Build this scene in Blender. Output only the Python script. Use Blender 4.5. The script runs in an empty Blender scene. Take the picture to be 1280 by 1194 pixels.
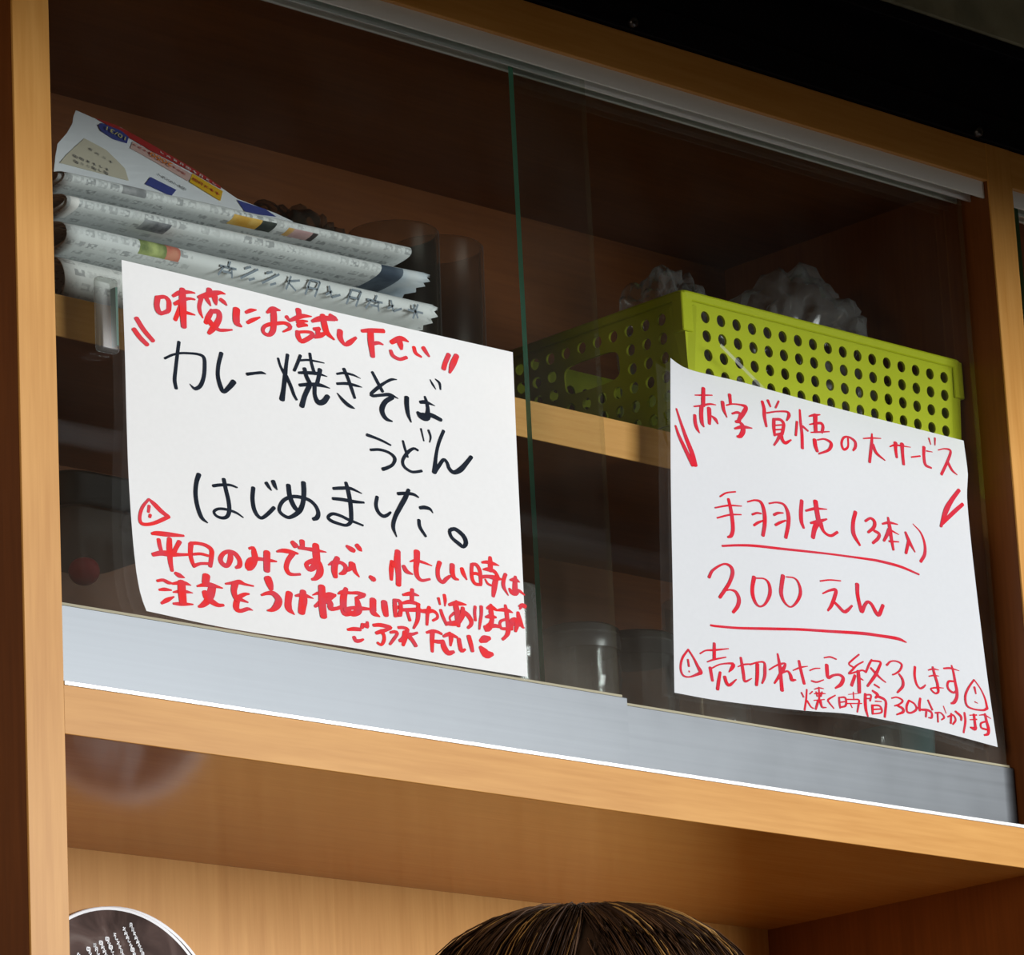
import bpy, bmesh, math, random
from mathutils import Vector, Matrix, noise
random.seed(7)
SC = bpy.context.scene
COL = SC.collection
Z0 = 1.8                      # height of the cabinet's lower rail above the floor; all shapes below are given relative to it
V = Vector

# ------------------------------------------------------------------ camera
R_, U_, F_ = V((0.72250, -0.68961, -0.04939)), V((-0.15023, -0.22632, 0.96240)), V((0.67486, 0.68791, 0.26712))
cam_d = bpy.data.cameras.new('camera')
cam_d.sensor_width = 36.0; cam_d.sensor_fit = 'HORIZONTAL'; cam_d.lens = 154.2335
cam_d.clip_start = 0.05; cam_d.clip_end = 60
cam = bpy.data.objects.new('camera', cam_d); COL.objects.link(cam)
M = Matrix(((R_.x, U_.x, -F_.x, -1.7479), (R_.y, U_.y, -F_.y, -2.2106), (R_.z, U_.z, -F_.z, -0.6189 + Z0), (0, 0, 0, 1)))
cam.matrix_world = M
SC.camera = cam

# ------------------------------------------------------------------ world, lights, exposure
SC.view_settings.view_transform = 'Standard'; SC.view_settings.look = 'None'
SC.view_settings.gamma = 1.0; SC.view_settings.use_curve_mapping = False
SC.view_settings.exposure = 0.0
w = bpy.data.worlds.new('room_light'); SC.world = w; w.use_nodes = True
w.node_tree.nodes['Background'].inputs[0].default_value = (1.0, 0.60, 0.33, 1)
w.node_tree.nodes['Background'].inputs[1].default_value = 0.065

def area(name, loc, target, sx, sy, power, col, spread=180):
    d = bpy.data.lights.new(name, 'AREA'); d.shape = 'RECTANGLE'; d.size = sx; d.size_y = sy
    d.energy = power; d.color = col; d.spread = math.radians(spread)
    o = bpy.data.objects.new(name, d); COL.objects.link(o)
    o.location = V(loc) + V((0, 0, Z0))
    o.rotation_euler = (V(target) - V(loc)).to_track_quat('-Z', 'Y').to_euler()
    return o
area('daylight_shop_window', (2.35, -3.9, 0.21), (0.5, 0.0, 0.0), 2.3, 1.5, 270, (0.975, 0.99, 1.0))
area('room_light_left', (-3.6, -1.3, 0.30), (0.0, 0.1, 0.1), 1.0, 1.0, 36, (1.0, 0.80, 0.58))

# ------------------------------------------------------------------ helpers
def new_bm(): return bmesh.new()

def link(name, bm, mat=None, parent=None, smooth=False):
    """bm is given relative to the cabinet rail; it becomes ONE mesh object under parent."""
    me = bpy.data.meshes.new(name)
    bm.normal_update()
    base = V((0, 0, 0))
    if parent is not None:
        base = world_loc(parent)
    for v in bm.verts: v.co = v.co + V((0, 0, Z0)) - base
    bm.to_mesh(me); bm.free()
    o = bpy.data.objects.new(name, me); COL.objects.link(o)
    if parent is not None: o.parent = parent
    if mat is not None:
        for m in (mat if isinstance(mat, (list, tuple)) else [mat]): me.materials.append(m)
    if smooth:
        for p in me.polygons: p.use_smooth = True
    return o

def world_loc(o):
    p = V((0, 0, 0))
    while o is not None:
        p = p + o.location; o = o.parent
    return p

def tag(o, label=None, cat=None, group=None, kind=None):
    if label: o['label'] = label
    if cat: o['category'] = cat
    if group: o['group'] = group
    if kind: o['kind'] = kind
    return o

def thing(name, loc, label, cat, group=None):
    o = bpy.data.objects.new(name, None); COL.objects.link(o)
    o.location = V(loc) + V((0, 0, Z0)); o.empty_display_size = 0.02
    return tag(o, label, cat, group)

def box(bm, x0, x1, y0, y1, z0, z1, bev=0.0, seg=1, mi=0):
    vs = [bm.verts.new(p) for p in ((x0, y0, z0), (x1, y0, z0), (x1, y1, z0), (x0, y1, z0), (x0, y0, z1), (x1, y0, z1), (x1, y1, z1), (x0, y1, z1))]
    fs = [bm.faces.new([vs[i] for i in f]) for f in ((3, 2, 1, 0), (4, 5, 6, 7), (0, 1, 5, 4), (1, 2, 6, 5), (2, 3, 7, 6), (3, 0, 4, 7))]
    for f in fs: f.material_index = mi
    if bev > 0:
        es = list({e for f in fs for e in f.edges})
        bmesh.ops.bevel(bm, geom=es, offset=bev, segments=seg, affect='EDGES', profile=0.5)
    return fs

def boxobj(name, x0, x1, y0, y1, z0, z1, mat, parent=None, bev=0.0, seg=1):
    bm = new_bm(); box(bm, x0, x1, y0, y1, z0, z1, bev, seg)
    return link(name, bm, mat, parent)

def lathe(bm, prof, cx, cy, n=32, mi=0, cap=False):
    rings = []
    for (r, z) in prof:
        rings.append([bm.verts.new((cx + r * math.cos(2 * math.pi * k / n), cy + r * math.sin(2 * math.pi * k / n), z)) for k in range(n)])
    for a, b in zip(rings, rings[1:]):
        for k in range(n):
            f = bm.faces.new((a[k], a[(k + 1) % n], b[(k + 1) % n], b[k])); f.material_index = mi; f.smooth = True
    if cap:
        bm.faces.new(list(reversed(rings[0]))); bm.faces.new(rings[-1])

def tube(bm, pts, rad, n=6, mi=0):
    rings = []
    for i, p in enumerate(pts):
        t = (pts[min(i + 1, len(pts) - 1)] - pts[max(i - 1, 0)]).normalized()
        a = t.orthogonal().normalized(); b = t.cross(a)
        r = rad[i] if isinstance(rad, (list, tuple)) else rad
        rings.append([bm.verts.new(p + r * (math.cos(2 * math.pi * k / n) * a + math.sin(2 * math.pi * k / n) * b)) for k in range(n)])
    for A, B in zip(rings, rings[1:]):
        for k in range(n):
            f = bm.faces.new((A[k], A[(k + 1) % n], B[(k + 1) % n], B[k])); f.smooth = True; f.material_index = mi

# ------------------------------------------------------------------ materials
def mat(name):
    m = bpy.data.materials.new(name); m.use_nodes = True
    nt = m.node_tree; b = nt.nodes['Principled BSDF']
    return m, nt, b

def flat(name, col, rough=0.5, metal=0.0, spec=0.5):
    m, nt, b = mat(name)
    b.inputs['Base Color'].default_value = (*col, 1); b.inputs['Roughness'].default_value = rough
    b.inputs['Metallic'].default_value = metal; b.inputs['Specular IOR Level'].default_value = spec
    return m

def N(nt, typ, **kw):
    n = nt.nodes.new(typ)
    for k, v in kw.items(): setattr(n, k, v)
    return n

def ramp(nt, stops, interp='LINEAR'):
    r = N(nt, 'ShaderNodeValToRGB'); cr = r.color_ramp; cr.interpolation = interp
    while len(cr.elements) < len(stops): cr.elements.new(0.5)
    for e, (p, c) in zip(cr.elements, stops): e.position = p; e.color = (*c, 1)
    return r

def wood(name, c0, c1, axis='X', rough=0.4, spec=0.22):
    m, nt, b = mat(name); L = nt.links.new
    tc = N(nt, 'ShaderNodeTexCoord'); mp = N(nt, 'ShaderNodeMapping')
    s = {'X': (3.0, 60, 60), 'Z': (60, 60, 3.0), 'Y': (60, 3.0, 60)}[axis]
    mp.inputs['Scale'].default_value = s
    L(tc.outputs['Object'], mp.inputs['Vector'])
    n1 = N(nt, 'ShaderNodeTexNoise'); n1.inputs['Scale'].default_value = 1.0; n1.inputs['Detail'].default_value = 5; n1.inputs['Roughness'].default_value = 0.6
    L(mp.outputs[0], n1.inputs['Vector'])
    mp2 = N(nt, 'ShaderNodeMapping'); mp2.inputs['Scale'].default_value = tuple(v * 5 for v in s)
    L(tc.outputs['Object'], mp2.inputs['Vector'])
    n2 = N(nt, 'ShaderNodeTexNoise'); n2.inputs['Scale'].default_value = 1.0; n2.inputs['Detail'].default_value = 3
    L(mp2.outputs[0], n2.inputs['Vector'])
    n3 = N(nt, 'ShaderNodeTexNoise'); n3.inputs['Scale'].default_value = 9.0; n3.inputs['Detail'].default_value = 2
    L(tc.outputs['Object'], n3.inputs['Vector'])
    mx = N(nt, 'ShaderNodeMath', operation='MULTIPLY_ADD'); mx.inputs[1].default_value = 0.45
    L(n2.outputs[0], mx.inputs[0]); 
    m2 = N(nt, 'ShaderNodeMath', operation='MULTIPLY'); m2.inputs[1].default_value = 0.45; L(n1.outputs[0], m2.inputs[0])
    L(m2.outputs[0], mx.inputs[2])
    m3 = N(nt, 'ShaderNodeMath', operation='MULTIPLY_ADD'); m3.inputs[1].default_value = 0.25; L(n3.outputs[0], m3.inputs[0]); L(mx.outputs[0], m3.inputs[2])
    r = ramp(nt, [(0.40, c0), (0.74, c1)]); L(m3.outputs[0], r.inputs[0])
    L(r.outputs[0], b.inputs['Base Color'])
    b.inputs['Roughness'].default_value = rough; b.inputs['Specular IOR Level'].default_value = spec
    bp = N(nt, 'ShaderNodeBump'); bp.inputs['Strength'].default_value = 0.05; bp.inputs['Distance'].default_value = 0.001
    L(mx.outputs[0], bp.inputs['Height']); L(bp.outputs[0], b.inputs['Normal'])
    return m

MAPLE0, MAPLE1 = (0.455, 0.208, 0.042), (0.565, 0.288, 0.075)
W_X = wood('maple_veneer_lengthwise', MAPLE0, MAPLE1, 'X')
W_Z = wood('maple_veneer_upright', MAPLE0, MAPLE1, 'Z')
W_CEIL = wood('maple_veneer_glossy', MAPLE0, MAPLE1, 'X', rough=0.14, spec=0.36)
SHADE_RED0, SHADE_RED1 = (0.135, 0.040, 0.008), (0.20, 0.062, 0.013)  # darker than the maple: shade inside the cabinet is put into this brown
W_IN = wood('shade_brown_veneer', SHADE_RED0, SHADE_RED1, 'X', rough=0.45)
W_INZ = wood('shade_brown_veneer_upright', SHADE_RED0, SHADE_RED1, 'Z', rough=0.42)

def brushed(name, base, rough):
    m, nt, b = mat(name); L = nt.links.new
    tc = N(nt, 'ShaderNodeTexCoord'); mp = N(nt, 'ShaderNodeMapping'); mp.inputs['Scale'].default_value = (2.5, 200, 260)
    L(tc.outputs['Object'], mp.inputs['Vector'])
    n1 = N(nt, 'ShaderNodeTexNoise'); n1.inputs['Scale'].default_value = 1.0; n1.inputs['Detail'].default_value = 4
    L(mp.outputs[0], n1.inputs['Vector'])
    n2 = N(nt, 'ShaderNodeTexNoise'); n2.inputs['Scale'].default_value = 22; n2.inputs['Detail'].default_value = 3; L(tc.outputs['Object'], n2.inputs['Vector'])
    a = N(nt, 'ShaderNodeMath', operation='ADD'); L(n1.outputs[0], a.inputs[0]); L(n2.outputs[0], a.inputs[1])
    r = ramp(nt, [(0.35, tuple(v * 0.86 for v in base)), (0.65, base)])
    h = N(nt, 'ShaderNodeMath', operation='MULTIPLY'); h.inputs[1].default_value = 0.5; L(a.outputs[0], h.inputs[0]); L(h.outputs[0], r.inputs[0])
    L(r.outputs[0], b.inputs['Base Color'])
    rr = N(nt, 'ShaderNodeMapRange'); rr.inputs[3].default_value = rough - 0.06; rr.inputs[4].default_value = rough + 0.08; L(h.outputs[0], rr.inputs[0]); L(rr.outputs[0], b.inputs['Roughness'])
    b.inputs['Metallic'].default_value = 1.0
    return m
ALU = brushed('brushed_aluminium', (0.135, 0.145, 0.154), 0.42)
ALU_B = flat('bright_aluminium_lip', (0.85, 0.86, 0.86), 0.35, 0.6)
ALU_TOP = flat('aged_cream_aluminium', (0.74, 0.75, 0.72), 0.45, 0.3)
GASKET = flat('yellowed_gasket', (0.30, 0.27, 0.17), 0.6)
BLACK = flat('black_painted_steel', (0.003, 0.003, 0.006), 0.6, 0.0, 0.10)
CHROME = flat('bolt_steel', (0.10, 0.10, 0.11), 0.3, 1.0)

def sheet_glass(name, tint=(0.90, 0.93, 0.91), rough=0.02, ior=1.5, dust=0.0, milk=(0.6, 0.6, 0.6), low_haze=None):
    """Thin clear glass: looks straight through, with a Fresnel reflection and a little grime."""
    m = bpy.data.materials.new(name); m.use_nodes = True; nt = m.node_tree; nt.nodes.clear(); L = nt.links.new
    out = N(nt, 'ShaderNodeOutputMaterial'); tr = N(nt, 'ShaderNodeBsdfTransparent'); tr.inputs[0].default_value = (*tint, 1)
    gl = N(nt, 'ShaderNodeBsdfGlossy'); gl.inputs['Roughness'].default_value = rough
    fr = N(nt, 'ShaderNodeFresnel'); ge = N(nt, 'ShaderNodeNewGeometry')
    mi = N(nt, 'ShaderNodeMapRange'); mi.inputs[3].default_value = ior; mi.inputs[4].default_value = 1.0 / ior   # same reflectance on both faces of the pane
    L(ge.outputs['Backfacing'], mi.inputs[0]); L(mi.outputs[0], fr.inputs[0])
    mx = N(nt, 'ShaderNodeMixShader'); L(fr.outputs[0], mx.inputs[0]); L(tr.outputs[0], mx.inputs[1]); L(gl.outputs[0], mx.inputs[2])
    last = mx
    if dust > 0:
        df = N(nt, 'ShaderNodeBsdfDiffuse'); df.inputs[0].default_value = (*milk, 1)
        tc = N(nt, 'ShaderNodeTexCoord'); no = N(nt, 'ShaderNodeTexNoise'); no.inputs['Scale'].default_value = 14; no.inputs['Detail'].default_value = 5
        L(tc.outputs['Object'], no.inputs['Vector'])
        mr = N(nt, 'ShaderNodeMapRange'); mr.inputs[1].default_value = 0.3; mr.inputs[2].default_value = 0.75; mr.inputs[3].default_value = 0.3 * dust; mr.inputs[4].default_value = 1.5 * dust
        L(no.outputs[0], mr.inputs[0])
        src = mr.outputs[0]
        if low_haze:      # grime thickened along the pane's bottom to paint in reflected haze
            sp = N(nt, 'ShaderNodeSeparateXYZ'); L(tc.outputs['Object'], sp.inputs[0])
            lo = N(nt, 'ShaderNodeMapRange'); lo.interpolation_type = 'SMOOTHSTEP'; lo.inputs[1].default_value = low_haze[0]; lo.inputs[2].default_value = low_haze[1]; lo.inputs[3].default_value = low_haze[2]; lo.inputs[4].default_value = 1.0; L(sp.outputs[2], lo.inputs[0])
            mu = N(nt, 'ShaderNodeMath', operation='MULTIPLY'); L(mr.outputs[0], mu.inputs[0]); L(lo.outputs[0], mu.inputs[1]); src = mu.outputs[0]
        m2 = N(nt, 'ShaderNodeMixShader'); L(src, m2.inputs[0]); L(mx.outputs[0], m2.inputs[1]); L(df.outputs[0], m2.inputs[2]); last = m2
    L(last.outputs[0], out.inputs[0])
    return m
GLASS = sheet_glass('clear_door_glass', (0.955, 0.97, 0.96), dust=0.005, milk=(0.5, 0.44, 0.38), low_haze=(Z0 + 0.08, Z0 + 0.17, 8.0))
GLASS_EDGE = flat('green_glass_edge', (0.10, 0.40, 0.29), 0.2, 0, 0.5)
GLASS_END = sheet_glass('clear_ground_edge', (0.90, 0.92, 0.88), dust=0.06, milk=(0.7, 0.7, 0.5))
HANDLE_EDGE = flat('dark_green_acrylic_edge', (0.035, 0.13, 0.09), 0.3)
CUP_GLASS = sheet_glass('drinking_glass', (0.86, 0.88, 0.87), rough=0.12, ior=1.5, dust=0.05, milk=(0.6, 0.6, 0.58))
CUP_DIM = sheet_glass('shade_tinted_glass', (0.80, 0.77, 0.72), rough=0.30, ior=1.2, dust=0.02, milk=(0.4, 0.33, 0.25))  # clear glass tinted darker to carry the dimness at the shelf's back
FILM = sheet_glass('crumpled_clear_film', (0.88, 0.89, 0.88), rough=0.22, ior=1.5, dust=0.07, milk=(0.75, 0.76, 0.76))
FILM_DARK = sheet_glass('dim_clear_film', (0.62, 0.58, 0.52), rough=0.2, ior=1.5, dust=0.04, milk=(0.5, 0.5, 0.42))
ACRYLIC = sheet_glass('frosted_acrylic', (0.80, 0.82, 0.80), rough=0.3, ior=1.4, dust=0.05, milk=(0.6, 0.6, 0.6))

def paper_mat(name, col):
    m, nt, b = mat(name); L = nt.links.new
    tc = N(nt, 'ShaderNodeTexCoord'); n = N(nt, 'ShaderNodeTexNoise'); n.inputs['Scale'].default_value = 300; n.inputs['Detail'].default_value = 3
    L(tc.outputs['Object'], n.inputs['Vector'])
    r = ramp(nt, [(0.3, tuple(v * 0.975 for v in col)), (0.7, col)]); L(n.outputs[0], r.inputs[0]); L(r.outputs[0], b.inputs['Base Color'])
    b.inputs['Roughness'].default_value = 0.7; b.inputs['Specular IOR Level'].default_value = 0.25
    # a single sheet lets some of the daylight through to what stands behind it
    tl = N(nt, 'ShaderNodeBsdfTranslucent'); tl.inputs[0].default_value = (0.85, 0.85, 0.82, 1); mx = N(nt, 'ShaderNodeMixShader'); mx.inputs[0].default_value = 0.28
    out = nt.nodes['Material Output']; L(b.outputs[0], mx.inputs[1]); L(tl.outputs[0], mx.inputs[2]); L(mx.outputs[0], out.inputs[0])
    return m
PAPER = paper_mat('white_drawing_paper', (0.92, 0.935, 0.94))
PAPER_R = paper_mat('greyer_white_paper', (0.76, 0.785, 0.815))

def ink_mat(name, c0, c1):
    m, nt, b = mat(name); L = nt.links.new
    tc = N(nt, 'ShaderNodeTexCoord'); n = N(nt, 'ShaderNodeTexNoise'); n.inputs['Scale'].default_value = 90; n.inputs['Detail'].default_value = 2
    L(tc.outputs['Object'], n.inputs['Vector'])
    r = ramp(nt, [(0.35, c0), (0.65, c1)]); L(n.outputs[0], r.inputs[0]); L(r.outputs[0], b.inputs['Base Color'])
    b.inputs['Roughness'].default_value = 0.6; b.inputs['Specular IOR Level'].default_value = 0.04
    return m
INK_RED_L = ink_mat('red_marker_broad', (0.68, 0.026, 0.026), (0.56, 0.045, 0.065))
INK_RED_R = ink_mat('red_marker_fine', (0.56, 0.014, 0.028), (0.48, 0.032, 0.055))
INK_BLACK = ink_mat('black_marker', (0.006, 0.010, 0.018), (0.012, 0.017, 0.028))

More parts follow.
